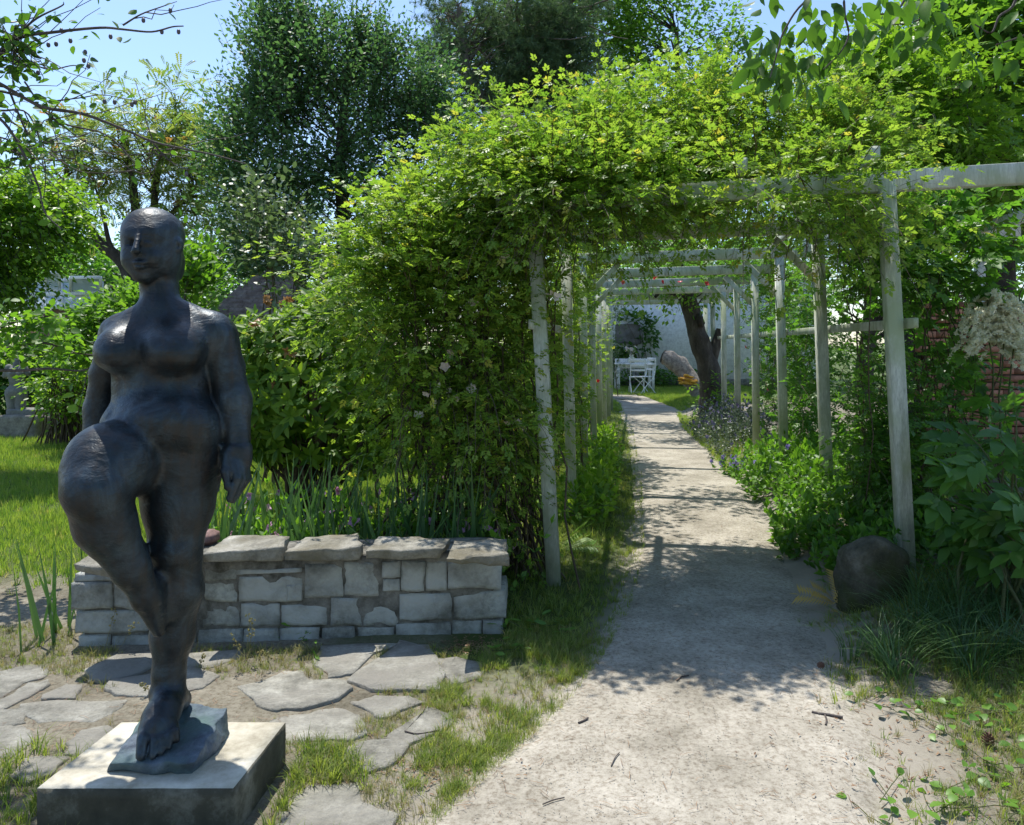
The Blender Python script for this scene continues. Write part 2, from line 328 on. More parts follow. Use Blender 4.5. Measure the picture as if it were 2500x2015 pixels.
def needle_tuft(k=16):
    L = []
    for i in range(k):
        V, Fc = xf(NEEDLE, .7 + .3 * _g.random(), _g.random() * 6.28, (0, 0, 0), _g.uniform(.1, 1.3)); L.append((V, Fc))
    return join(L)
TUFTN = needle_tuft()
def grass_tuft(k, spread, bend, wd, seg=3, seed=0):
    g = np.random.default_rng(seed); L = []
    for i in range(k):
        a = g.uniform(0, 6.283); d = np.array([math.cos(a), math.sin(a), 0]); h = g.uniform(.45, 1); o = d * g.uniform(0, spread) * .5
        sd = np.array([-d[1], d[0], 0]) * wd * .5; bb = g.uniform(.3, 1) * bend * h
        V = []; 
        for j in range(seg):
            t = j / seg; p = o + d * (bb * t * t) + np.array([0, 0, h * (t - .35 * bend * t * t)]); V += [p - sd * (1 - .6 * t), p + sd * (1 - .6 * t)]
        V.append(o + d * bb + np.array([0, 0, h * (1 - .35 * bend)]))
        Fc = []
        for j in range(seg - 1): a0 = 2 * j; Fc += [(a0, a0 + 1, a0 + 3), (a0, a0 + 3, a0 + 2)]
        Fc.append((2 * seg - 2, 2 * seg - 1, 2 * seg)); L.append(T(V, Fc))
    return join(L)

def nrm(v): return v / (np.linalg.norm(v, axis=-1, keepdims=True) + 1e-9)
def frames(D, N):
    """rows x,y,z of leaf frames: y along D, z near N"""
    y = nrm(D); x = nrm(np.cross(y, N)); z = np.cross(x, y); return np.stack([x, y, z], 1)
def scatter(tp, Fr, pos, sc, rnd):
    V, Fc = tp; n = len(V); N = len(pos)
    W = np.einsum('vk,nkj->nvj', V, Fr) * np.asarray(sc)[:, None, None] + pos[:, None]
    Q = Fc[None] + (np.arange(N) * n)[:, None, None]
    return W.reshape(-1, 3), Q.reshape(-1, 3), np.repeat(rnd, n)
def ell_sample(E, N, shell=.45, gap=.0, gs=1.2, seed=1):
    """points in a union of ellipsoids E = [(centre, radii, weight)]; gap thins them out by noise"""
    wts = np.array([e[2] if len(e) > 2 else float(np.prod(np.asarray(e[1]) ** .67)) for e in E], float); wts /= wts.sum(); out = []
    need = N
    while need > 0:
        m = int(need * 1.6) + 20; k = rng.choice(len(E), m, p=wts)
        d = nrm(rng.normal(size=(m, 3))); r = rng.random(m) ** (1 / 3 * (1 - shell) + .04)
        c = np.array([E[i][0] for i in k]); rr = np.array([E[i][1] for i in k]); P = c + d * rr * r[:, None]
        if gap > 0: P = P[vnoise(P, gs, seed) > gap * (.75 + .5 * rng.random(len(P)))]
        P = P[:need]; out.append(P); need -= len(P)
    return np.concatenate(out)
class Plant:
    """stems and leaves of one plant; the leaves nearest the eye become leaf objects, the rest one foliage part"""
    def __init__(s, name, label, cat, base, group=None):
        s.e = thing(name, label, cat, base, group); s.st = MB(); s.L = {}; s.clip = None; s.base = np.asarray(base, float)
    def shoots(s, P0, D, L, K=6, tp=ROSE5, sc=.09, droop=.25, rad=.0022, up=.9, mat=None, spread=1., stem=True, start=1, per=1, wig=.05, nr=.45, key=None):
        N = len(P0); D = nrm(D); L = np.broadcast_to(L, (N,))[:, None, None]; t = np.linspace(0, 1, K)[None, :, None]
        P = P0[:, None] + D[:, None] * L * t + np.array([0, 0, -1.]) * L * droop * t ** 2
        w_ = rng.normal(0, 1, (N, 1, 3)) * wig * L * np.sin(t * 3.2 + rng.random((N, 1, 1)) * 6); P = P + w_ * t
        if s.clip is not None:
            ok = s.clip(P.reshape(-1, 3)).reshape(N, K).all(1); P = P[ok]; N = len(P)
        if stem: V, Q = tubes(P, np.linspace(rad, rad * .4, K), 2); s.st.add(V, Q)
        Tg = np.gradient(P, axis=1)[:, start:]; Tg = nrm(Tg); B = P[:, start:]; n = B.shape[1]
        for r_ in range(per):
            sd = nrm(np.cross(Tg, np.array([0, 0, 1.]) + rng.normal(0, .3, (N, n, 3))))
            sg = np.where((np.arange(n) + r_) % 2 == 0, 1., -1.)[None, :, None]
            dr = Tg * .55 + sd * sg * spread + rng.normal(0, .3, (N, n, 3)); dr[:, -1] = Tg[:, -1] + rng.normal(0, .2, (N, 3))
            nn = np.array([0, 0, up]) + rng.normal(0, nr, (N, n, 3))
            s.leaves(tp, dr.reshape(-1, 3), nn.reshape(-1, 3), B.reshape(-1, 3), sc * rng.uniform(.65, 1.2, N * n), key=key)
        return P
    def leaves(s, tp, D, N, P, sc, key=None):
        k = key or 'leaf'
        s.L.setdefault((k, id(tp)), [tp, []])[1].append((frames(D, N), P, np.broadcast_to(sc, (len(P),))))
    def tube(s, P, r, sides=5): V, Q = tubes(P, r, sides); s.st.add(V, Q)
    def build(s, leafm, stemm=None, n_ind=0, foliage='foliage', stem_name='stem', names={}, mats={}, clip=None, leaf_name='leaf', stem_stuff=False):
        if s.st.n:
            o = s.st.build(stem_name, stemm or M['stem'], s.e, True)
            if stem_stuff: o['kind'] = 'stuff'
        for (k, _), (tp, lst) in s.L.items():
            Fr = np.concatenate([a for a, _, _ in lst]); P = np.concatenate([a for _, a, _ in lst]); sc = np.concatenate([a for _, _, a in lst])
            if clip is not None:
                ok = clip(P); Fr, P, sc = Fr[ok], P[ok], sc[ok]
            mat = mats.get(k, leafm); rnd = rng.random(len(P)) * .75
            px = HX + P[:, 0] / P[:, 1] * F; py = HY - (P[:, 2] - EYE) / P[:, 1] * F
            vis = (px > -20) & (px < 2520) & (py > -20) & (py < 2035) & (P[:, 1] > .3)
            ni = n_ind if k == 'leaf' else min(len(P), 300)
            near = np.argsort(np.where(vis, P[:, 1], 1e6 + P[:, 1])); ind = near[:ni]; rest = near[ni:]
            if len(ind):
                me = mesh(leaf_name if k == 'leaf' else k, tp[0], tp[1], np.full(len(tp[0]), .0)); me.materials.append(mat); off = WL(s.e)
                for i in ind:
                    o = bpy.data.objects.new(names.get(k, leaf_name if k == 'leaf' else k), me); COL.objects.link(o); o.parent = s.e
                    A = Matrix(((Fr[i] * sc[i]).T).tolist()).to_4x4(); A.translation = Vector(P[i].tolist()) - off; o.matrix_local = A
            if len(rest):
                V, Q, R_ = scatter(tp, Fr[rest], P[rest], sc[rest], rnd[rest])
                o = link(foliage if k == 'leaf' else k + '_mass', mesh(foliage, V, Q, R_), s.e, mat); o['kind'] = 'stuff'
        return s.e
def clumps(E, nc, per, cr, gap=.0, gs=1., up=.25, shell=.5, seed=1):
    """shoot origins and directions around clump centres"""
    C = ell_sample(E, nc, shell, gap, gs, seed); c0 = np.mean([e[0] for e in E], axis=0)
    d = nrm(rng.normal(size=(nc * per, 3))); P = np.repeat(C, per, 0) + d * cr * rng.random((nc * per, 1)) ** .4
    out = nrm(np.repeat(C, per, 0) - c0); D = d * .8 + out * .5 + np.array([0, 0, up]) ; return C, P, D
def EP(px, py, Y, rx, ry, rd, wt=None):
    e = (U(px, py, Y), np.array([rx * mpp(Y), rd, ry * mpp(Y)])); return e + (wt,) if wt else e

def corridor(P):
    """keeps what is outside the walkway under the pergola"""
    u = P[:, 0] - .2 - .16 * (P[:, 1] - 4.86); return ~((P[:, 1] > 4.95) & (P[:, 1] < 19.) & (u > .10) & (u < 2.0) & (P[:, 2] < 2.32))
def behind(P):
    """keeps what is beyond the outer face of the right row or clear of the walkway"""
    u = P[:, 0] - .2 - .16 * (P[:, 1] - 4.86); return ~((u > .10) & (u < 2.14) & (P[:, 2] < 2.38) & (P[:, 1] > 5.3))

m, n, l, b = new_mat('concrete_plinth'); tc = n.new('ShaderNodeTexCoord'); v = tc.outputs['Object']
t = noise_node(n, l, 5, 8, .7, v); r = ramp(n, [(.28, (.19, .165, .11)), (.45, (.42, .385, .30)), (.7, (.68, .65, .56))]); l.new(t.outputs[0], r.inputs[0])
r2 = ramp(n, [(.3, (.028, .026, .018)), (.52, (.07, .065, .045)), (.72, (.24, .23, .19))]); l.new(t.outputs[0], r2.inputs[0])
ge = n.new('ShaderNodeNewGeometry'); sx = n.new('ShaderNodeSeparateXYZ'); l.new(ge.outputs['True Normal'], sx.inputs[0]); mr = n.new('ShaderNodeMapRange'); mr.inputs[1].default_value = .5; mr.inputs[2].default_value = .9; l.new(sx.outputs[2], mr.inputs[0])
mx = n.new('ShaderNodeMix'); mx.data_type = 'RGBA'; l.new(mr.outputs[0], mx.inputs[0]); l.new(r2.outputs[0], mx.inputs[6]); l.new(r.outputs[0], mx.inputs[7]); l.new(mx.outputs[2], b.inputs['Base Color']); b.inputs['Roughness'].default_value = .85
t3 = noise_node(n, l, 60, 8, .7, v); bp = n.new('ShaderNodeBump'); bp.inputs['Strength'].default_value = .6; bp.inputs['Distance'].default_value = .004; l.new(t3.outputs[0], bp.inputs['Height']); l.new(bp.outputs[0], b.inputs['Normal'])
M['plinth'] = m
# ================================================================ SDF sculpting
def sd_ell(P, c, r, rot=None):
    q = P - c
    if rot is not None: q = q @ rot
    k0 = np.linalg.norm(q / r, axis=-1); k1 = np.linalg.norm(q / (np.asarray(r) ** 2), axis=-1) + 1e-9
    return k0 * (k0 - 1) / k1
def sd_cone(P, a, b, r1, r2):
    ba = b - a; h = np.clip(((P - a) @ ba) / (ba @ ba), 0, 1); return np.linalg.norm(P - a - h[..., None] * ba, axis=-1) - (r1 + (r2 - r1) * h)
class SDF:
    def __init__(s, lo, hi, vox):
        s.lo = np.asarray(lo, float); s.v = vox; n = np.ceil((np.asarray(hi) - s.lo) / vox).astype(int) + 1; s.n = n
        ax = [s.lo[i] + np.arange(n[i]) * vox for i in range(3)]; s.P = np.stack(np.meshgrid(*ax, indexing='ij'), -1).astype(np.float32); s.d = np.full(n, .3, np.float32)
    def _sl(s, lo, hi):
        a = np.clip(np.floor((lo - s.lo) / s.v).astype(int), 0, s.n); b = np.clip(np.ceil((hi - s.lo) / s.v).astype(int) + 1, 0, s.n)
        return tuple(slice(i, j) for i, j in zip(a, b))
    def op(s, f, lo, hi, k, sub=False):
        sl = s._sl(lo - k * 2 - .02, hi + k * 2 + .02); P = s.P[sl]
        if P.size == 0: return
        e = f(P); d = s.d[sl]
        if sub:
            h = np.clip(.5 - .5 * (d + e) / k, 0, 1); s.d[sl] = d * (1 - h) - e * h + k * h * (1 - h)
        else:
            h = np.clip(.5 + .5 * (e - d) / k, 0, 1); s.d[sl] = e * (1 - h) + d * h - k * h * (1 - h)
    def ell(s, c, r, k=.02, rot=None, sub=False):
        c = np.asarray(c, float); r = np.asarray(r, float); m = r.max() if rot is not None else r
        s.op(lambda P: sd_ell(P, c, r, rot), c - m, c + m, k, sub)
    def cone(s, a, b, r1, r2, k=.02, sub=False):
        a = np.asarray(a, float); b = np.asarray(b, float); m = max(r1, r2)
        s.op(lambda P: sd_cone(P, a, b, r1, r2), np.minimum(a, b) - m, np.maximum(a, b) + m, k, sub)
    def surface(s):
        """naive surface nets"""
        d = s.d; ins = d < 0; n = s.n
        c = np.zeros(n - 1); acc = np.zeros(tuple(n - 1) + (3,)); cnt = np.zeros(n - 1)
        cor = [(i, j, k) for i in (0, 1) for j in (0, 1) for k in (0, 1)]
        def at(o): return tuple(slice(o[a], n[a] - 1 + o[a]) for a in range(3))
        for p in cor:
            for a in range(3):
                if p[a] == 0:
                    q = list(p); q[a] = 1; dp, dq = d[at(p)], d[at(q)]; cr = (dp < 0) != (dq < 0)
                    t = np.where(cr, dp / np.where(cr, dp - dq, 1), 0); pos = np.zeros(tuple(n - 1) + (3,), np.float32)
                    for b in range(3): pos[..., b] = p[b]
                    pos[..., a] = t; acc += np.where(cr[..., None], pos, 0); cnt += cr
        act = cnt > 0; idx = np.full(n - 1, -1); idx[act] = np.arange(act.sum())
        V = s.lo + (np.argwhere(act) + acc[act] / cnt[act][:, None]) * s.v; Q = []
        for a in range(3):
            b, c_ = [(1, 2), (2, 0), (0, 1)][a]
            A = ins[tuple(slice(0, -1) if i == a else slice(None) for i in range(3))]; B = ins[tuple(slice(1, None) if i == a else slice(None) for i in range(3))]
            E = np.argwhere(A != B); E = E[(E[:, b] > 0) & (E[:, c_] > 0) & (E[:, b] < n[b] - 1) & (E[:, c_] < n[c_] - 1)]
            def g(db, dc):
                e = E.copy(); e[:, b] += db; e[:, c_] += dc; return idx[e[:, 0], e[:, 1], e[:, 2]]
            q = np.stack([g(-1, -1), g(0, -1), g(0, 0), g(-1, 0)], 1); fl = ~ins[E[:, 0], E[:, 1], E[:, 2]]
            q[fl] = q[fl][:, ::-1]; Q.append(q)
        return V, np.concatenate(Q)

# ================================================================ the bronze figure (px of the photograph, distance Y0 + d)
Y0 = 2.66
def S(px, py, d=0.): return U(px, py, Y0 + d)
def build_figure():
    k = mpp(Y0)                                     # metres per photo pixel at the figure
    s = SDF((-1.66, 2.16, .12), (-.80, 3.02, 1.98), .0068)
    def C(x1, y1, d1, r1, x2, y2, d2, r2, kk=.03): s.cone(S(x1, y1, d1), S(x2, y2, d2), r1 * mpp(Y0 + d1), r2 * mpp(Y0 + d2), kk)
    def E(x, y, d, rx, ry, rd, kk=.03, sub=False, rot=None): s.ell(S(x, y, d), (rx * mpp(Y0 + d), rd, ry * mpp(Y0 + d)), kk, rot, sub)
    # trunk
    E(398, 845, .03, 120, 108, .125, .02)
    C(296, 812, .03, 47, 516, 810, .03, 50, .04)
    C(385, 765, .02, 46, 300, 810, .03, 34, .04); C(398, 760, .02, 48, 515, 803, .03, 36, .04)
    E(396, 905, .02, 112, 90, .115, .04)
    E(395, 955, .02, 114, 72, .118, .07)
    E(402, 1055, .03, 142, 88, .150, .08)
    E(398, 1040, -.03, 128, 64, .128, .08)
    E(396, 1120, .04, 130, 62, .15, .04)
    E(302, 1035, .0, 40, 38, .09, .04); E(498, 1050, .02, 42, 62, .12, .05)
    E(455, 1100, .09, 85, 75, .13, .04)
    # neck and head, the face turned to the left of the picture
    C(388, 668, .035, 43, 391, 765, .02, 50, .02)
    E(373, 583, .02, 67, 68, .108, .01)
    E(360, 612, -.015, 57, 62, .088, .02)
    E(356, 640, -.02, 50, 46, .082, .02)
    E(349, 676, -.055, 22, 15, .03, .025)
    E(396, 630, .01, 44, 48, .07, .03)
    E(345, 567, -.070, 34, 9, .020, .04)             # brow
    E(316, 592, -.104, 14, 9, .026, .008, True); E(362, 593, -.112, 16, 9, .028, .008, True)
    E(317, 594, -.078, 10, 6.5, .018, .004); E(362, 595, -.084, 11, 6.5, .018, .004)
    s.cone(S(339, 572, -.098), S(331, 612, -.134), 5.5 * k, 7.5 * k, .007)
    E(332, 615, -.122, 12, 6, .016, .005)
    E(339, 642, -.104, 16, 4.2, .014, .004); E(340, 652, -.100, 13, 4.6, .014, .004)
    E(340, 646.5, -.122, 17, 1.7, .016, .003, True); E(341, 662, -.115, 13, 3, .012, .008, True)
    E(318, 632, -.07, 14, 14, .025, .02); E(372, 630, -.07, 16, 16, .025, .02)
    E(376, 566, .03, 68, 52, .104, .03)           # close cap of hair
    E(427, 645, .07, 22, 46, .05, .012)
    E(437, 600, .0, 9, 19, .024, .006); E(434, 600, -.02, 4.5, 9, .014, .004, True)
    # breasts
    E(298, 848, -.06, 60, 58, .10, .05); E(426, 844, -.06, 76, 60, .10, .05)
    E(290, 868, -.09, 46, 38, .082, .05); E(427, 866, -.09, 60, 38, .082, .05); E(402, 1020, -.075, 92, 52, .10, .06)
    # arm on the right of the picture
    C(530, 825, .04, 55, 554, 900, .05, 45, .025); C(554, 900, .05, 43, 570, 980, .05, 46, .02); C(570, 980, .05, 46, 581, 1085, .02, 33, .02)
    E(580, 1118, .01, 35, 42, .038, .02)
    for i, (xa, xb, ya, yb, dd) in enumerate(((600, 586, 1150, 1196, .03), (595, 577, 1152, 1212, .005), (588, 569, 1152, 1222, -.018), (577, 561, 1150, 1218, -.04))):
        xm = xa + 3; s.cone(S(xa - 4, ya - 18, dd * .6), S(xm, ya + 18, dd), 13 * k, 11.5 * k, .008); s.cone(S(xm, ya + 18, dd), S(xb, yb, dd - .01), 11.5 * k, 9 * k, .006)
    s.cone(S(556, 1110, -.02), S(550, 1150, -.045), 13 * k, 12 * k, .012); s.cone(S(550, 1150, -.045), S(555, 1190, -.06), 12 * k, 8.5 * k, .006)
    # arm on the left, hanging back behind the thigh
    C(288, 820, .06, 48, 264, 915, .10, 44, .025); C(264, 915, .10, 43, 246, 1000, .11, 41, .02); C(246, 1000, .11, 41, 236, 1080, .09, 35, .02)
    E(228, 1115, .07, 30, 36, .03, .02); C(222, 1130, .06, 12, 226, 1180, .05, 8, .015); C(210, 1125, .07, 10, 212, 1170, .06, 8, .015); C(236, 1120, .05, 11, 244, 1158, .03, 8, .015)
    # standing leg
    C(447, 1120, .03, 97, 436, 1230, .02, 86, .04); C(436, 1230, .02, 84, 427, 1345, .0, 64, .03)
    E(424, 1350, -.05, 34, 34, .045, .03)
    C(428, 1345, .0, 62, 434, 1440, .03, 62, .03); C(434, 1440, .03, 62, 422, 1550, .03, 52, .03); C(422, 1550, .03, 52, 412, 1645, .02, 39, .03); C(412, 1645, .02, 39, 413, 1700, .03, 42, .03)
    E(440, 1710, .05, 24, 26, .045, .02); E(376, 1690, -.01, 10, 12, .02, .02)
    C(411, 1705, -.01, 40, 384, 1775, -.13, 36, .03)
    C(402, 1740, -.08, 36, 404, 1770, -.12, 25, .03); C(372, 1760, -.11, 26, 362, 1782, -.14, 17, .03)
    for (xa, ya, xb, yb, da, db, r1, r2) in ((354, 1778, 344, 1850, -.14, -.215, 13.5, 12), (379, 1780, 373, 1852, -.14, -.21, 9.5, 8.5), (397, 1778, 394, 1843, -.135, -.195, 9, 8), (413, 1774, 413, 1830, -.13, -.18, 8.5, 7.5), (428, 1768, 431, 1814, -.12, -.16, 8.5, 7.5)):
        s.cone(S(xa, ya, da), S((xa + xb) / 2, (ya + yb) / 2 - 8, (da + db) / 2 - .012), r1 * k, r1 * k, .005)
        s.cone(S((xa + xb) / 2, (ya + yb) / 2 - 8, (da + db) / 2 - .012), S(xb, yb - 6, db), r1 * k, r2 * k, .002)
    # raised leg
    C(342, 1120, -.02, 92, 270, 1130, -.17, 97, .02); C(270, 1130, -.17, 95, 234, 1188, -.265, 71, .05)
    E(220, 1210, -.285, 50, 46, .055, .05); E(226, 1160, -.22, 66, 62, .09, .06)
    C(234, 1208, -.26, 74, 258, 1280, -.22, 73, .04); C(252, 1262, -.16, 66, 312, 1350, -.12, 46, .03)
    C(256, 1280, -.22, 74, 318, 1385, -.17, 48, .03); C(318, 1385, -.17, 46, 356, 1455, -.13, 38, .03)
    C(356, 1455, -.13, 37, 388, 1540, -.08, 21, .02); C(372, 1430, -.08, 36, 400, 1500, -.05, 24, .03)
    # creases
    for x1, y1, x2, y2, d in ((268, 1040, 330, 1085, -.14), (330, 1085, 366, 1150, -.12)):
        s.cone(S(x1, y1, d), S(x2, y2, d), .004, .004, .006, True)
    pyy = HY - (s.P[..., 2] - EYE) / s.P[..., 1] * F; pxx = HX + s.P[..., 0] / s.P[..., 1] * F
    wgt = np.clip((pyy - 700) / 30, 0, 1) * np.clip((1700 - pyy) / 30, 0, 1) * np.where((pxx > 535) & (pyy > 1085), 0, 1); s.d += (.0055 * wgt).astype(np.float32)
    d = s.d; P = s.P                                 # chisel marks, faded into the surface
    m = np.abs(d) < .03; d[m] += ((vnoise(P[m], 30, 3) - .5) * .0035 + (vnoise(P[m], 10, 5) - .5) * .004).astype(np.float32)
    V, Q = s.surface(); return V, Q
# ================================================================ rocks, slabs
def cubegrid(n):
    V = {}; Q = []
    def vid(p):
        if p not in V: V[p] = len(V)
        return V[p]
    for a in range(3):
        for sgn in (0, n):
            for i in range(n):
                for j in range(n):
                    c = []
                    for di, dj in ((0, 0), (1, 0), (1, 1), (0, 1)):
                        p = [0, 0, 0]; p[a] = sgn; p[(a + 1) % 3] = i + di; p[(a + 2) % 3] = j + dj; c.append(vid(tuple(p)))
                    Q.append(c if sgn else c[::-1])
    return np.array(list(V.keys()), float) / n * 2 - 1, np.array(Q)
def hexrock(cor, n=4, rnd_=.12, amp=.006, ns=12., seed=0, fac=0.):
    """irregular stone filling the 8 corners (bottom 4, top 4); rnd_ rounds the edges, amp roughens"""
    P, Q = cubegrid(n); m = np.abs(P) ; s = 1 - rnd_ * (np.prod(np.sort(m, 1)[:, 1:], 1) ** 3)[:, None]
    P2 = P * np.where(m > .99, 1, 1) * s; cor = np.asarray(cor, float); u = (P2 + 1) / 2
    u0, u1, u2 = u[:, 0:1], u[:, 1:2], u[:, 2:3]
    W = ((1 - u0) * (1 - u1) * cor[0] * (1 - u2) + u0 * (1 - u1) * (1 - u2) * cor[1] + u0 * u1 * (1 - u2) * cor[2] + (1 - u0) * u1 * (1 - u2) * cor[3]
         + (1 - u0) * (1 - u1) * u2 * cor[4] + u0 * (1 - u1) * u2 * cor[5] + u0 * u1 * u2 * cor[6] + (1 - u0) * u1 * u2 * cor[7])
    c = W.mean(0); d = nrm(W - c)
    nz = (vnoise(W, ns, seed) - .5) * 2 + (vnoise(W, ns * 2.7, seed + 3) - .5)
    return W + np.stack([(vnoise(W + 7.7 * k, ns, seed + k) - .5) for k in range(3)], 1) * amp * 2 + d * nz[:, None] * amp, Q
def slab8(x0, x1, y0, y1, z0, z1):
    return [(x0, y0, z0), (x1, y0, z0), (x1, y1, z0), (x0, y1, z0), (x0, y0, z1), (x1, y0, z1), (x1, y1, z1), (x0, y1, z1)]
def prism(poly, z0, z1, bev=.008, rough=.006, seed=0, sub=4):
    """flat stone with a broken outline"""
    poly = np.asarray(poly, float)[:, :2]; P = []
    for i in range(len(poly)):
        a, b = poly[i], poly[(i + 1) % len(poly)]
        for t in np.arange(sub) / sub: P.append(a + (b - a) * t)
    P = np.array(P); c = P.mean(0); P = P + (np.stack([vnoise(P, 9, seed), vnoise(P, 9, seed + 5)], 1) - .5) * .05 + rng.normal(0, rough * .6, P.shape)
    if np.cross(P[1] - P[0], P[2] - P[1]).sum() * 0 + np.sum(P[:, 0] * np.roll(P[:, 1], -1) - np.roll(P[:, 0], -1) * P[:, 1]) < 0: P = P[::-1]
    n = len(P); d = nrm(c - P)
    rings = [np.c_[P, np.full(n, z0)], np.c_[P, np.full(n, z1 - bev)], np.c_[P + d * bev, np.full(n, z1)]]
    for f in (.35, .7): rings.append(np.c_[P + (c - P) * f, z1 + (vnoise(P + (c - P) * f, 8, seed) - .4) * .008])
    V = np.concatenate(rings + [np.array([[*c, z1 + .001]])]); Q = []
    for k in range(len(rings) - 1):
        for i in range(n): Q.append((k * n + i, k * n + (i + 1) % n, (k + 1) * n + (i + 1) % n, (k + 1) * n + i))
    L = (len(rings) - 1) * n
    for i in range(n): Q.append((L + i, L + (i + 1) % n, len(V) - 1, len(V) - 1))
    return V, np.array(Q)

# ================================================================ ground and path
PL = np.array([G(*p)[:2] for p in ((1010, 2060), (1277, 1810), (1370, 1729), (1451, 1625), (1533, 1485), (1566, 1335), (1562, 1160), (1540, 1045), (1512, 990))])
PR = np.array([G(*p)[:2] for p in ((2150, 2060), (2089, 1810), (2008, 1625), (1950, 1509), (1880, 1335), (1787, 1160), (1735, 1102), (1672, 1045), (1656, 1000))])
def xl(Y): return np.interp(Y, PL[:, 1], PL[:, 0], left=PL[0, 0] - .2)
def xr(Y): return np.interp(Y, PR[:, 1], PR[:, 0], left=PR[0, 0] + .1)
def sstep(x): x = np.clip(x, 0, 1); return x * x * (3 - 2 * x)
def gh(X, Y):
    """height of the ground"""
    X = np.asarray(X, float); Y = np.asarray(Y, float); P = np.stack([X, Y], -1)
    rt = X - xr(Y); lf = xl(Y) - X
    off = sstep(np.maximum(rt, lf) / .25) * (Y < 19) * (Y > .5) + (Y >= 19)
    z = .17 * sstep((rt - .05) / .55) * sstep((Y - 3.3) / 1.2) * sstep((22 - Y) / 4)
    z = z + (.02 + .05 * sstep((lf - .3) / 1.) * 0) * off * (fbm(P, 1.7, 3) - .35) * 1.6
    return z - .02 * (1 - off) + np.where(np.hypot(X, Y) > 28, .0, 0)
def grid_axis(a, b, step_near, c, grow):
    out = [c]; s = step_near
    while out[-1] < b: out.append(out[-1] + s); s = step_near * (1 + grow * abs(out[-1] - c))
    lo = [c]; s = step_near
    while lo[-1] > a: lo.append(lo[-1] - s); s = step_near * (1 + grow * abs(lo[-1] - c))
    return np.array(lo[::-1][:-1] + out)
gx = grid_axis(-400, 400, .07, .2, .55); gy = grid_axis(-60, 700, .07, 3.6, .5)
GX, GY = np.meshgrid(gx, gy, indexing='ij'); GZ = gh(GX, GY); Vg = np.stack([GX, GY, GZ], -1).reshape(-1, 3)
ii = np.arange(len(gx) * len(gy)).reshape(len(gx), len(gy))
Qg = np.stack([ii[:-1, :-1], ii[1:, :-1], ii[1:, 1:], ii[:-1, 1:]], -1).reshape(-1, 4)
def lawniness(X, Y):
    """0 bare soil, 1 turf"""
    P = np.stack([X, Y], -1); nz = fbm(P, 1.3, 9); left = sstep((-1.15 - X + .15 * (Y - 4)) / .5) * sstep((Y - 4.6) / .9)
    strip = sstep((xl(Y) - X) / .25) * sstep((Y - 3.2) / .6) * (X > -3) * sstep((X + .35 - .16 * (Y - 4.8)) / .3)
    back = sstep((Y - 6.0) / 1.0) * (X < xl(Y)); far = sstep((Y - 17) / 1.5)
    g = np.maximum.reduce([left, strip, back, far]); near = .45 * (nz > .5) * (X < xl(Y)) * (Y < 4) * (X > -.9)
    return np.clip(np.maximum(g, near) * (.55 + .8 * nz), 0, 1)
me = mesh('ground', Vg, Qg, smooth=True)
a_ = me.attributes.new('grassy', 'FLOAT', 'POINT'); a_.data.foreach_set('value', lawniness(Vg[:, 0], Vg[:, 1]).astype(np.float32))
sd_ = np.minimum(np.abs(Vg[:, 0] - xl(Vg[:, 1])), np.abs(Vg[:, 0] - xr(Vg[:, 1]))); sd_ = np.clip(1.1 - sd_ / .45, 0, 1) * (.5 + fbm(Vg[:, :2], 4, 2)) * (Vg[:, 1] < 21)
a_ = me.attributes.new('sandy', 'FLOAT', 'POINT'); a_.data.foreach_set('value', np.clip(sd_, 0, 1).astype(np.float32))
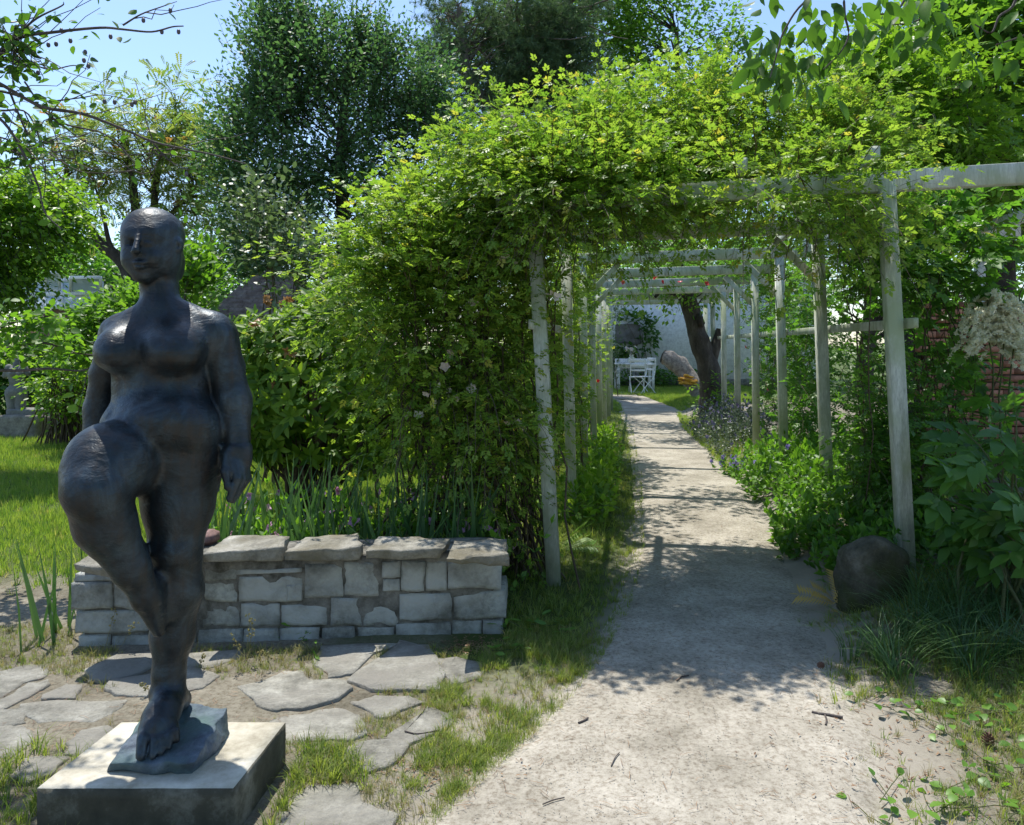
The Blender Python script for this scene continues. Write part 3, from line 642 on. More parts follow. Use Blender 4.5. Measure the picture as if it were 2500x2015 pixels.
def soil_mat(name, dark, mid, light, green=None, bump=.6):
    m, n, l, b = new_mat(name); tc = n.new('ShaderNodeTexCoord'); v = tc.outputs['Object']
    t = noise_node(n, l, 2.2, 8, .7, v); r = ramp(n, [(.3, dark), (.5, mid), (.7, light)]); l.new(t.outputs[0], r.inputs[0]); out = r.outputs[0]
    t2 = noise_node(n, l, 55, 4, .7, v); r2 = ramp(n, [(.30, (.55, .5, .45)), (.5, (1, 1, 1)), (.72, (1.25, 1.25, 1.25))]); l.new(t2.outputs[0], r2.inputs[0])
    mx = n.new('ShaderNodeMix'); mx.data_type = 'RGBA'; mx.blend_type = 'MULTIPLY'; mx.inputs[0].default_value = 1; l.new(out, mx.inputs[6]); l.new(r2.outputs[0], mx.inputs[7]); out = mx.outputs[2]
    vo = n.new('ShaderNodeTexVoronoi'); vo.inputs['Scale'].default_value = 70; l.new(v, vo.inputs['Vector']); r3 = ramp(n, [(.06, (.4, .36, .33)), (.14, (1, 1, 1))]); l.new(vo.outputs['Distance'], r3.inputs[0])
    t4 = noise_node(n, l, 9, 3, .6, v); r4 = ramp(n, [(.5, (0, 0, 0)), (.7, (.8, .8, .8))]); l.new(t4.outputs[0], r4.inputs[0])
    mx = n.new('ShaderNodeMix'); mx.data_type = 'RGBA'; mx.blend_type = 'MULTIPLY'; l.new(r4.outputs[0], mx.inputs[0]); l.new(out, mx.inputs[6]); l.new(r3.outputs[0], mx.inputs[7]); out = mx.outputs[2]
    if green:
        at = n.new('ShaderNodeAttribute'); at.attribute_name = 'sandy'; mx = n.new('ShaderNodeMix'); mx.data_type = 'RGBA'; l.new(at.outputs['Fac'], mx.inputs[0]); l.new(out, mx.inputs[6]); mx.inputs[7].default_value = (.32, .29, .24, 1); out = mx.outputs[2]
        at = n.new('ShaderNodeAttribute'); at.attribute_name = 'grassy'; mx = n.new('ShaderNodeMix'); mx.data_type = 'RGBA'; l.new(at.outputs['Fac'], mx.inputs[0]); l.new(out, mx.inputs[6]); mx.inputs[7].default_value = (*green, 1); out = mx.outputs[2]
    l.new(out, b.inputs['Base Color']); b.inputs['Roughness'].default_value = .95; b.inputs['Specular IOR Level'].default_value = .15
    t3 = noise_node(n, l, 38, 9, .8, v); bp = n.new('ShaderNodeBump'); bp.inputs['Strength'].default_value = bump; bp.inputs['Distance'].default_value = .012; l.new(t3.outputs[0], bp.inputs['Height']); l.new(bp.outputs[0], b.inputs['Normal'])
    return m
M['ground'] = soil_mat('garden_soil', (.10, .09, .066), (.19, .172, .13), (.29, .265, .21), (.07, .10, .025))
M['path'] = soil_mat('sandy_path', (.21, .19, .15), (.345, .315, .26), (.46, .425, .36), None, .5)
ground = link('ground', me, None, M['ground']); ground['kind'] = 'structure'
Yp = np.concatenate([np.arange(-1.5, 4, .06), np.arange(4, 22.3, .15)]); K = 44; Vp = []
for y in Yp:
    jl, jr = (vnoise(np.array([[y, .3]]), 2.6, 4)[0] - .5) * .10 + (vnoise(np.array([[y, .3]]), 9, 6)[0] - .5) * .07, (vnoise(np.array([[y, 5.3]]), 2.3, 5)[0] - .5) * .10 + (vnoise(np.array([[y, 5.3]]), 9, 7)[0] - .5) * .07
    a, b = xl(y) - .16 + jl * .5, xr(y) + .16 + jr * .5; tt = np.linspace(0, 1, K); xx = a + (b - a) * tt
    ed = np.minimum(tt, 1 - tt) * (b - a); pz = .010 - .034 * (1 - sstep(ed / .26)) + (fbm(np.c_[xx, np.full(K, y)], 6, 8) - .5) * .016 * np.clip(1.3 - ed * 2.5, .25, 1)
    Vp.append(np.c_[xx, np.full(K, y), pz])
Vp = np.concatenate(Vp); jj = np.arange(len(Vp)).reshape(len(Yp), K)
path = link('path', mesh('path', Vp, np.stack([jj[:-1, :-1], jj[:-1, 1:], jj[1:, 1:], jj[1:, :-1]], -1).reshape(-1, 4), smooth=True), None, M['path']); path['kind'] = 'structure'
# the path bends away to the left at its far end
bend = catmull([(1.75 + .9, 21.0), (1.9 + .9, 23.2), (2.2, 24.2), (.5, 24.6), (-3, 24.5)], 8); hw = .8
d_ = nrm(np.gradient(bend, axis=0)); nn_ = np.c_[-d_[:, 1], d_[:, 0]]
E1 = np.c_[bend + nn_ * hw, np.full(len(bend), .024)]; E2 = np.c_[bend - nn_ * hw, np.full(len(bend), .024)]; jj = np.arange(len(bend))
o = link('path_bend', mesh('path_bend', np.concatenate([E1, E2]), np.stack([jj[:-1] + len(bend), jj[1:] + len(bend), jj[1:], jj[:-1]], -1)), None, M['path']); o['kind'] = 'structure'

# ================================================================ flagstones (children of the ground)
def z2(l): return [(x / 2.1307, 1200 + y / 2.13) for x, y in l]
def z3(l): return [(700 + x / 2.13, 1200 + y / 2.13) for x, y in l]
FL = [z2(q) for q in ([(-90, 930), (0, 920), (120, 897), (208, 900), (212, 950), (120, 980), (0, 1045), (-90, 1060)], [(-120, 1110), (0, 1066), (120, 995), (235, 975), (240, 1000), (150, 1055), (-20, 1120)],
      [(240, 1040), (330, 1000), (385, 1005), (375, 1062), (240, 1070)], [(150, 1105), (330, 1090), (620, 1085), (600, 1115), (470, 1180), (200, 1190), (140, 1150)], [(460, 905), (640, 835), (790, 835), (800, 890), (600, 950), (490, 960)],
      [(600, 985), (700, 955), (960, 915), (1130, 950), (1030, 1010), (800, 1045), (620, 1035)], [(-60, 1225), (130, 1228), (150, 1290), (60, 1350), (-60, 1365)], [(350, 1300), (430, 1240), (560, 1215), (610, 1250), (430, 1360), (350, 1362)],
      [(130, 1405), (330, 1385), (310, 1450), (180, 1500), (90, 1470)], [(975, 835), (1250, 815), (1240, 860), (1100, 900), (960, 885)], [(-80, 1130), (130, 1120), (120, 1190), (-80, 1205)])]
FL += [[(596, 1679), (700, 1640), (735, 1639), (756, 1657), (838, 1666), (846, 1680), (813, 1698), (747, 1719), (690, 1721), (657, 1712)]]
FL += [z3(q) for q in ([(-60, 1180), (150, 1130), (260, 1130), (330, 1155), (365, 1230), (290, 1260), (-60, 1275)], [(195, 805), (540, 795), (440, 850), (340, 930), (240, 955), (160, 900)],
      [(590, 790), (720, 803), (760, 880), (790, 955), (765, 1010), (480, 1000), (365, 965), (470, 880)], [(795, 858), (880, 852), (1005, 882), (990, 955), (850, 972), (805, 930)], [(345, 1080), (470, 1045), (620, 1050), (700, 1078), (600, 1118), (480, 1152), (400, 1110)],
      [(320, 1335), (400, 1300), (480, 1290), (560, 1225), (730, 1135), (815, 1155), (790, 1230), (650, 1295), (560, 1385), (450, 1400)], [(40, 1590), (130, 1515), (380, 1512), (400, 1590), (550, 1645), (500, 1760), (120, 1800), (20, 1740)], [(-60, 1660), (0, 1660), (40, 1740), (30, 1810), (-80, 1800)])]
flag_polys = []
for k, q in enumerate(FL):
    pw = np.array([G(x, y, .02)[:2] for x, y in q]); pw = pw.mean(0) + (pw - pw.mean(0)) * 1.17; flag_polys.append(pw); zc = float(gh(pw[:, 0], pw[:, 1]).mean())
    V, Q = prism(pw, zc - .05, max(zc, 0) + .006 + .003 * (k % 3), bev=.004, seed=k); mb = MB(); mb.add(V, Q); mb.build('flagstone', M['flag'], ground)
def in_flag(X, Y, m=0.):
    r = np.zeros(X.shape, bool)
    for q in flag_polys:
        c = q.mean(0); qq = c + (q - c) * (1 + m); ins = np.zeros(X.shape, bool); j = len(qq) - 1
        for i in range(len(qq)):
            xi, yi = qq[i]; xj, yj = qq[j]; t = ((yi > Y) != (yj > Y)) & (X < (xj - xi) * (Y - yi) / (yj - yi + 1e-12) + xi); ins ^= t; j = i
        r |= ins
    return r

# ================================================================ dry-stone wall
def wy(px): return np.interp(px, [170, 1240], [3.86, 4.02])
wall = thing('stone_wall', 'low grey stone wall with thick overhanging cap slabs behind the bronze statue', 'wall', (-1.1, 3.95, 0))
ST = []
for a in ((370, 585, 470, 612), (590, 700, 475, 612), (390, 780, 622, 740), (410, 570, 745, 803), (580, 790, 752, 812), (700, 1050, 455, 590), (780, 1020, 600, 715), (790, 1015, 722, 805), (1060, 1225, 402, 462), (1060, 1228, 468, 578), (1235, 1570, 442, 576), (1050, 1240, 588, 702), (1248, 1450, 588, 700), (1030, 1260, 716, 802), (1268, 1450, 712, 792)):
    ST.append((a[0] / 2.13, a[1] / 2.13, 1200 + a[2] / 2.13, 1200 + a[3] / 2.13))
ST.append((1222 / 2.13, 1570 / 2.13, 1200 + 410 / 2.13, 1200 + 437 / 2.13)); ST.append((378 / 2.13, 700 / 2.13, 1200 + 432 / 2.13, 1200 + 466 / 2.13)); ST.append((710 / 2.13, 1050 / 2.13, 1200 + 400 / 2.13, 1200 + 450 / 2.13))
for a in ((0, 80, 480, 568), (90, 288, 378, 556), (296, 488, 372, 550), (496, 588, 368, 448), (500, 588, 455, 518), (596, 715, 366, 520), (722, 828, 366, 518), (835, 1112, 360, 514), (585, 860, 528, 676), (866, 1140, 522, 668), (-30, 212, 590, 700), (226, 388, 560, 696), (396, 576, 556, 700), (-40, 172, 706, 772), (182, 350, 706, 772), (368, 556, 706, 772), (565, 850, 684, 772), (858, 1010, 680, 756), (1018, 1122, 676, 750)):
    ST.append((700 + a[0] / 2.13, 700 + a[1] / 2.13, 1200 + a[2] / 2.13, 1200 + a[3] / 2.13))
for k, (x0, x1, y0, y1) in enumerate(ST):
    Ya, Yb = wy(x0), wy(x1); pr = rng.uniform(-.008, .008) - .01 * (y0 > 1520); g_ = -.8; a = U(x0 + g_, y1 - g_, Ya); b = U(x1 - g_, y0 + g_, Yb); zb, zt = a[2], b[2]; jz = rng.normal(0, .004, 4)
    if y1 > 1555: zb = -.03
    dep = .30; pr -= .004; cor = [(a[0], Ya + pr, zb + jz[0]), (b[0], Yb + pr, zb + jz[1]), (b[0], Yb + dep, zb), (a[0], Ya + dep, zb), (a[0], Ya + pr + .008, zt + jz[2]), (b[0], Yb + pr + .01, zt + jz[3]), (b[0], Yb + dep, zt), (a[0], Ya + dep, zt)]
    V, Q = hexrock(cor, 8, .035, .0055, 18, k); mb = MB(); mb.add(V, Q); mb.build('stone', M['wstone'], wall, True)
xa, xb = U(192, 1400, wy(192))[0], U(1212, 1400, wy(1212))[0]; zt = .425
mb = MB(); mb.add(*hexrock([(xa, wy(192) + .011, -.03), (xb, wy(1212) + .011, -.03), (xb, wy(1212) + .34, -.03), (xa, wy(192) + .34, -.03), (xa, wy(192) + .011, zt), (xb, wy(1212) + .011, zt), (xb, wy(1212) + .34, zt), (xa, wy(192) + .34, zt)], 10, .02, .001, 20, 3)); mb.build('mortar_core', M['mortar'], wall)
CAPS = [  # front-left, front-right, back-right, back-left (px of the top face), thickness px at the left and right front corner
    ((178, 1376), (330, 1388), (420, 1338), (240, 1342), 14, 34), ((330, 1390), (486, 1378), (478, 1352), (425, 1330), 30, 26), ((491, 1352), (690, 1336), (705, 1312), (560, 1306), 24, 34),
    ((692, 1350), (880, 1338), (876, 1302), (745, 1312), 22, 30), ((890, 1348), (1080, 1338), (1098, 1314), (922, 1310), 20, 28), ((1088, 1368), (1240, 1352), (1242, 1312), (1108, 1318), 6, 30)]
for k, (fl, fr, br, bl, ta, tb) in enumerate(CAPS):
    def tp(p, zz): return G(p[0], p[1], zz)
    zz = .475; A, B_, C_, D_ = tp(fl, zz), tp(fr, zz), tp(br, zz + .012), tp(bl, zz + .012); ta, tb = ta * .0021, tb * .0021
    cor = [A + (0, .012, -ta), B_ + (0, .012, -tb), C_ + (0, 0, -.05), D_ + (0, 0, -.05), A, B_, C_, D_]
    V, Q = hexrock(cor, 9, .025, .010, 15, 40 + k); mb = MB(); mb.add(V, Q); mb.build('cap_slab', M['slab'], wall)
c = U(510, 1338, 4.2); mb = MB(); mb.add(*hexrock(slab8(c[0] - .06, c[0] + .05, 4.12, 4.26, .42, .50), 5, .35, .006, 14, 9)); o = mb.build('stone', M['redstone'], wall, True); o['label'] = 'small reddish stone lying between the cap slabs'

# ================================================================ plinth and bronze statue
FLc, FRc, BRc, BLc = (-1.445, 2.364), (-.846, 2.364), (-.807, 2.779), (-1.395, 2.779); ZP = .15
mb = MB(); P8 = [(x, y, -.25) for x, y in (FLc, FRc, BRc, BLc)] + [(x, y, ZP) for x, y in (FLc, FRc, BRc, BLc)]
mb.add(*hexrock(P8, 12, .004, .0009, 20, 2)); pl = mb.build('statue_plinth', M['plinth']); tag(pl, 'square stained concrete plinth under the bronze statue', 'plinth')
st = thing('bronze_statue', 'dark bronze statue of a standing figure with one raised knee on the concrete plinth', 'statue', (-1.1, 2.66, ZP))
V, Q = build_figure(); link('figure', mesh('figure', V, Q, smooth=True), st, M['bronze'])
def Pz(px, py, z): return G(px, py, z)
cor = [Pz(254, 1888, ZP), Pz(476, 1890, ZP), Pz(570, 1788, ZP), Pz(330, 1772, ZP), Pz(262, 1868, .18), Pz(480, 1862, .20), Pz(556, 1728, .235), Pz(392, 1712, .225)]
P8, Q8 = hexrock(cor, 30, .03, .006, 22, 4); P8[:, 2] = np.maximum(P8[:, 2], ZP - .02)
mb = MB(); mb.add(P8, Q8); mb.build('rock_base', M['bronzebase'], st)

# ================================================================ pergola
def timber(name, a, b, wd, ht, parent, mat='paint', up=(0, 0, 1), label=None):
    mb = MB(); mb.add(*beam(a, b, wd, ht, up)); o = mb.build(name, M[mat], parent)
    if label: o['label'] = label
    return o
NF = 8; AX = np.array([.16, 1.]); LP = [np.array([.2, 4.86]) + AX * 1.8 * i for i in range(NF)]; RP = [np.array([2.25, 4.55]) + AX * 1.8 * i for i in range(NF)]
pg = thing('garden_pergola', 'long weathered white timber pergola over the sandy path, overgrown with climbing roses', 'pergola', (1.2, 4.7, 0))
XD = np.array([2.05, -.31]) / math.hypot(2.05, .31)
for i in range(NF):
    for side, P in (('L', LP[i]), ('R', RP[i])):
        tilt = (-.13 if i == 0 else -.03 + .02 * rng.normal()); z0 = -.05 if side == 'L' else .0; zt = 2.36 if side == 'L' else 2.40
        if i == 0: zt = 2.345 if side == 'L' else 2.46
        if i and side == 'R' and i == 1: tilt = -.09
        a = (P[0] - tilt / 2, P[1], z0); b = (P[0] + tilt / 2, P[1], zt); timber('post', a, b, .085, .085, pg, up=(XD[1], -XD[0], 0))
    if i == 0: a, b = U(1213, 500, 4.93), U(2680, 414, 4.42)
    else: a = np.array([*(LP[i] - XD * .22), 2.42]); b = np.array([*(RP[i] + XD * (.3 if i else 1)), 2.46])
    if i == 0:
        mb = MB(); mb.add(*beam(a, b, .075, .12)); mb.build('cross_beam', M['paint'], pg)
    else: timber('cross_beam', a, b, .07, .115, pg)
for k, fr in enumerate((0.03, .62, .975)):
    a = LP[0] * (1 - fr) + RP[0] * fr - AX * (.0 + .07 * fr); e_ = 1 if fr < .9 else 2; b = LP[e_] * (1 - fr) + RP[e_] * fr + AX * .3; zz = 2.45 + .10 * fr
    timber('purlin', (*(a - (.09, 0)), zz + .055 - (.02 if fr < .1 else 0)), (*b, 2.56), .05, .08, pg)
for row, off in ((RP, .07), (LP, -.07)):
    a = row[0] + XD * off - AX * .1; b = row[-1] + XD * off + AX * .1; timber('side_rail', (*a, 1.62), (*b, 1.62), .03, .06, pg)
for i, s_ in ((1, -1), (2, -1), (2, 1), (3, 1), (4, -1), (3, -1)):
    P = LP[i] if s_ > 0 else RP[i]; a = np.array([*(P + AX * .04), 1.98]); b = np.array([*(P + XD * .38 * s_ + AX * .04), 2.37]); timber('brace', a, b, .04, .06, pg)

# a second, brighter pergola stands behind the vines on the right
p2 = thing('white_pergola', 'bright white timber frame half hidden by vines near the right edge', 'pergola', (4.2, 9.5, 0))
def q2(px, py, Y): return U(px, py, Y)
timber('cross_beam', q2(1960, 588, 9.6), q2(2490, 562, 9.0), .07, .16, p2, 'white'); timber('purlin', q2(2270, 590, 9.2), q2(2560, 512, 7.4), .06, .12, p2, 'white')
timber('purlin', q2(2480, 470, 11), q2(2240, 505, 13), .06, .12, p2, 'white')
for px, Y in ((2235, 9.35), (2392, 9.15)): a = q2(px, 580, Y); timber('post', (a[0], a[1], .0), a, .09, .09, p2, 'white', up=(0, 1, 0))
timber('side_rail', q2(2010, 640, 9.6), q2(2250, 628, 9.4), .04, .08, p2, 'white')

# ================================================================ far end: wall, relief, table, chairs, log
hw_ = thing('garden_house', 'blue-white rendered house wall closing the view at the far end of the path', 'house', (3.5, 27.2, 0))
mb = MB(); mb.add(*box((6.2, 27.5, 1.95), (9.5, .5, 3.9))); mb.build('wall', M['wallpaint'], hw_)
mb = MB(); mb.add(*beam((1.3, 27.35, 3.95), (11.1, 27.35, 3.95), .3, .1)); mb.build('roof_edge', M['shingle'], hw_)
mb = MB(); mb.add(*box((6.2, 27.22, .12), (9.46, .06, .3))); mb.build('wall_base', M['mortar'], hw_)
rp = U(1535, 816, 27.0); V, Q = hexrock(slab8(rp[0] - .45, rp[0] + .45, 27.08, 27.23, rp[2] - .33, rp[2] + .35), 16, .03, .03, 5, 12); mb = MB(); mb.add(V, Q); o = mb.build('relief_panel', M['relief']); tag(o, 'grey carved stone relief panel hanging on the white wall above the table', 'relief')
TY = 24.6; tb = thing('garden_table', 'white painted garden table standing against the white wall', 'table', (*U(1548, 950, TY)[:2], 0))
x0, x1 = U(1508, 880, TY)[0], U(1597, 880, TY)[0]; zt = .98
tz = EYE - (889 - HY) * TY / F; zt = tz
mb = MB(); mb.add(*beam((x0 - .05, TY + .35, zt), (x1 + .05, TY + .35, zt), .95, .04)); mb.build('table_top', M['white'], tb)
mb = MB(); mb.add(*box(((x0 + x1) / 2, TY + .02, zt - .08), (x1 - x0 - .06, .03, .12))); mb.build('apron', M['white'], tb); mb = MB(); mb.add(*box(((x0 + x1) / 2, TY + .70, zt - .08), (x1 - x0 - .06, .03, .12))); mb.build('apron', M['white'], tb)
for sx in (x0 + .03, x1 - .03):
    for sy in (TY + .02, TY + .70): mb = MB(); mb.add(*box((sx, sy, zt / 2 - .02), (.08, .08, zt - .04))); mb.build('leg', M['white'], tb)
mb = MB(); mb.add(*beam((x0, TY + .62, zt + .09), (x1, TY + .62, zt + .09), .05, .14)); mb.build('back_board', M['white'], tb)
def folding_chair(label, cx, cy, rz, s=1.0):
    t = thing('folding_chair', label, 'chair', (cx, cy, 0), 'white folding chairs at the garden table'); c_, s_ = math.cos(rz), math.sin(rz)
    def w(x, y, z): return np.array([cx + s * (x * c_ - y * s_), cy + s * (x * s_ + y * c_), s * z])
    def tb_(name, pts, r=.011): mb = MB(); mb.add(*tubes(catmull([w(*p) for p in pts], 5), r * s, 6)); mb.build(name, M['white'], t, True)
    for sx in (-.2, .2):
        tb_('back_leg', [(sx, -.24, 0), (sx, -.02, .26), (sx, .19, .5), (sx, .24, .95)], .013)
        tb_('front_leg', [(sx * .9, .27, 0), (sx * .9, .06, .24), (sx * .9, -.2, .46)], .013)
    for k in range(5): y = -.2 + .09 * k; mb = MB(); mb.add(*beam(w(-.2, y, .47), w(.2, y, .47), .065 * s, .018 * s)); mb.build('seat_slat', M['white'], t)
    for z, h in ((.66, .05), (.80, .06), (.93, .09)): mb = MB(); mb.add(*beam(w(-.21, .2 + (z - .6) * .12, z), w(.21, .2 + (z - .6) * .12, z), .015 * s, h * s)); mb.build('back_slat', M['white'], t)
    tb_('stretcher', [(-.2, .25, .04), (0, .25, .04), (.2, .25, .04)], .008); tb_('stretcher', [(-.18, -.22, .04), (0, -.22, .04), (.18, -.22, .04)], .008)
    return t
a = G(1538, 955, 0); folding_chair('white folding chair seen from behind, on the left at the garden table', a[0], 23.4, math.radians(178), 1.08)
folding_chair('white folding chair with crossed legs, turned sideways at the right end of the table', U(1572, 950, 23.2)[0], 23.2, math.radians(-68), 1.12)
vs_ = thing('flower_vase', 'small glass vase with pale flowers standing on the garden table', 'vase', (U(1542, 880, TY + .3)[0], TY + .3, zt + .02)); cx = U(1542, 880, TY + .3)[0]
prof = [(.0, 0), (.09, 0), (.12, .06), (.11, .16), (.06, .22), (.08, .26), (.075, .27), (.05, .22)]; mb = MB()
ang = np.arange(12) * 2 * np.pi / 12; V = np.array([(cx + r * math.cos(a), TY + .3 + r * math.sin(a), zt + .02 + z) for r, z in prof for a in ang])
Q = np.array([(k * 12 + i, k * 12 + (i + 1) % 12, (k + 1) * 12 + (i + 1) % 12, (k + 1) * 12 + i) for k in range(len(prof) - 1) for i in range(12)]); mb.add(V, Q); mb.build('glass_vessel', M['vase'], vs_, True)
for k in range(16):
    a = rng.uniform(0, 6.28); e = np.array([cx + .2 * math.cos(a) * rng.random() ** .5, TY + .3 + .15 * math.sin(a), zt + .38 + .16 * rng.random()])
    mb = MB(); mb.add(*tubes(curve((cx, TY + .3, zt + .2), e, 4), .006, 3)); mb.add(*scatter(PETALS, frames(rng.normal(size=(2, 3)) + (0, 0, .5), rng.normal(size=(2, 3))), np.array([e, e]), np.array([.07, .06]), np.array([.3, .6]))); mb.build('flower', M['whitefl'] if k % 3 else M['herb'], vs_)
lg = thing('sawn_log', 'thick sawn tree trunk leaning across the grass in front of the white wall', 'log', (*U(1650, 900, 20)[:2], 0))
pts = [U(1750, 1010, 19.4), U(1700, 945, 19.7), U(1665, 900, 19.9), U(1640, 880, 20), U(1622, 872, 20.1)]; Pc = catmull(pts, 5); V, Q = tubes(Pc, np.interp(np.linspace(0, 1, len(Pc)), [0, .4, .8, 1], [.24, .22, .24, .2]), 14)
V += (vnoise(V, 6, 4)[:, None] - .5) * .09; mb = MB(); mb.add(V, Q); mb.build('trunk', M['log'], lg, True)
e = Pc[-1]; dv = nrm(Pc[-1] - Pc[-2]); mb = MB(); x_ = nrm(np.cross(dv, (0, 0, 1.))); z_ = np.cross(x_, dv); an = np.arange(14) * 2 * np.pi / 14
V = np.array([e + dv * .03 + .18 * (x_ * math.cos(a) + z_ * math.sin(a)) for a in an] + [e + dv * .05]); mb.add(V, np.array([((i + 1) % 14, i, 14, 14) for i in range(14)])); mb.build('cut_end', M['log'], lg)
mb = MB()
for k in range(26):
    c = U(rng.uniform(1662, 1698), rng.uniform(915, 938), 19.45 + rng.uniform(-.05, .1)); mb.add(*hexrock(slab8(c[0] - .07, c[0] + .07, c[1] - .05, c[1] + .05, c[2] - .03, c[2] + .03), 3, .3, .01, 20, k))
mb.build('orange_fungus', M['orange'], lg, True)

# ================================================================ torso on its block, boulder by the post
tY = 12.3; bx0, bx1 = U(0, 0, tY)[0] - .02, U(103, 0, tY)[0]; zb = EYE - (1005 - HY) * tY / F
blk = MB(); blk.add(*hexrock(slab8(bx0, bx1, tY - .1, tY + .5, -.05, zb - .06), 8, .03, .02, 4, 5)); o = blk.build('torso_pedestal', M['torsoblock'])
tag(o, 'stained stone block under the headless torso on the lawn at the left edge', 'pedestal')
def build_torso():
    k = mpp(tY); kx = lambda x, y, d=0.: U(x, y, tY + .2 + d)
    s = SDF(kx(-4, 1012) - (0, .25, 0), kx(88, 880) + (0, .28, .02), .013)
    def C(x1, y1, r1, x2, y2, r2, d1=0, d2=0, kk=.03): s.cone(kx(x1, y1, d1), kx(x2, y2, d2), r1 * k, r2 * k, kk)
    def E(x, y, d, rx, ry, rd, kk=.03): s.ell(kx(x, y, d), (rx * k, rd, ry * k), kk)
    E(40, 912, 0, 22, 18, .10); E(40, 930, 0, 17, 18, .08, .05); E(40, 957, 0, 27, 18, .11, .05); C(22, 898, 9, 13, 918, 7); C(58, 898, 9, 67, 912, 7); C(40, 890, 8, 40, 880, 6)
    E(31, 912, -.09, 8, 7, .04, .03); E(49, 912, -.09, 8, 7, .04, .03)
    C(28, 965, 14, 30, 1008, 10); C(52, 965, 14, 50, 1008, 10, kk=.008)
    s.d += .0; V, Q = s.surface(); return V, Q
V, Q = build_torso(); o = link('headless_torso', mesh('headless_torso', V, Q, smooth=True), None, M['torso'])
tag(o, 'grey stone headless torso with arm stumps standing on a block at the left edge', 'statue')
mb = MB(); mb.add(*hexrock(slab8(bx0 + .12, bx1 - .1, tY - .02, tY + .42, zb - .07, zb + .03), 5, .03, .006, 8, 3)); o = mb.build('base_slab', M['torso']); o.parent = bpy.data.objects['headless_torso']
bY = 4.15; bl = thing('mossy_stone', 'upright rounded brown mossy stone at the foot of the right front post', 'stone', (*U(2160, 1495, bY)[:2], .05))
cx = U(2158, 0, bY)[0]; s = SDF((cx - .28, bY - .16, -.1), (cx + .3, bY + .4, .56), .011)
for dx, dy, z_, r_ in ((-.065, .10, .30, .118), (.07, .11, .305, .115), (.0, .10, .325, .125), (-.06, .20, .28, .11), (.08, .2, .27, .11)): s.cone((cx + dx, bY + dy, z_), (cx + dx * 1.15, bY + dy, -.12), r_, r_ * 1.02, .03)
m_ = np.abs(s.d) < .06; s.d[m_] += ((fbm(s.P[m_], 11, 3) - .5) * .045).astype(np.float32); s.d[s.P[..., 1] < bY + .005] += .03
V, Q = s.surface(); link('rock', mesh('rock', V, Q, smooth=True), bl, M['boulder'])

# ================================================================ buildings behind: shingled shed, greenhouse, brick wall
sh = thing('garden_shed', 'small shed with a steep weathered shingle roof behind the bushes', 'shed', (*U(600, 800, 11.2)[:2], 0)); sY = 11.2
ap = U(612, 668, sY + 1.2); el, er = U(455, 800, sY), U(790, 800, sY); zE = el[2]; zR = ap[2] + .05
mb = MB(); mb.add(*box(((el[0] + er[0]) / 2, sY + 1.2, zE / 2), (er[0] - el[0] - .2, 2.2, zE))); mb.build('wall', M['timber'], sh)
nr_ = 13; mb = MB(); mbf = []
for r_ in range(nr_):
    f0, f1 = r_ / nr_, (r_ + 1.25) / nr_; y0, y1 = sY + 1.2 * f0, sY + 1.2 * min(f1, 1); z0, z1_ = zE + (zR - zE) * f0, zE + (zR - zE) * min(f1, 1); nsh = 26
    for c in range(nsh):
        x_ = el[0] + (er[0] - el[0]) * (c + .5 * (r_ % 2)) / nsh; wv = (er[0] - el[0]) / nsh * .93; hh = .9 * f0; lim = (er[0] - el[0]) * .5 * (1 - f0 * .75)
        if abs(x_ - (el[0] + er[0]) / 2) > lim: continue
        dz = .03 + .012 * rng.random(); mb.add(np.array([(x_, y0, z0 + dz), (x_ + wv, y0, z0 + dz), (x_ + wv, y1, z1_ + .004), (x_, y1, z1_ + .004), (x_, y0, z0), (x_ + wv, y0, z0)]), np.array([(0, 1, 2, 3), (4, 5, 1, 0)]), rng.random())
o = mb.build('roof_shingles', M['shingle'], sh); o['kind'] = 'stuff'
xm = (el[0] + er[0]) / 2; mb = MB(); V = np.array([(el[0], sY, zE - .01), (er[0], sY, zE - .01), (xm + .25, sY + 1.2, zR - .02), (xm - .25, sY + 1.2, zR - .02), (el[0], sY + 2.4, zE - .01), (er[0], sY + 2.4, zE - .01)]); mb.add(V, np.array([(0, 1, 2, 3), (5, 4, 3, 2), (0, 3, 4, 4), (1, 5, 2, 2)])); mb.build('roof_deck', M['shingle'], sh)
gY = 15.; gr = thing('greenhouse', 'white framed greenhouse roof with open glass vents behind the left bushes', 'greenhouse', (*U(190, 800, gY)[:2], 0))
def gp(px, py, d=0.): return U(px, py, gY + d)
for (a, b) in ((( 60, 750), (250, 750)), ((60, 720), (250, 716)), ((150, 684), (236, 684))): timber('rail', gp(*a), gp(*b, .0), .07, .07, gr, 'white')
for px in (60, 105, 150, 200, 250): timber('rafter', gp(px, 750, -.02), gp(px, 690, .9), .05, .06, gr, 'white')
for px in (60, 105, 150, 200):
    V = np.array([gp(px + 2, 748, -.0), gp(px + 47, 748, 0), gp(px + 47, 690, .9), gp(px + 2, 690, .9)]); mb = MB(); mb.add(V, np.array([(0, 1, 2, 3)])); mb.add(V + (0, .01, -.01), np.array([(3, 2, 1, 0)])); mb.build('glass_pane', M['glass'], gr)
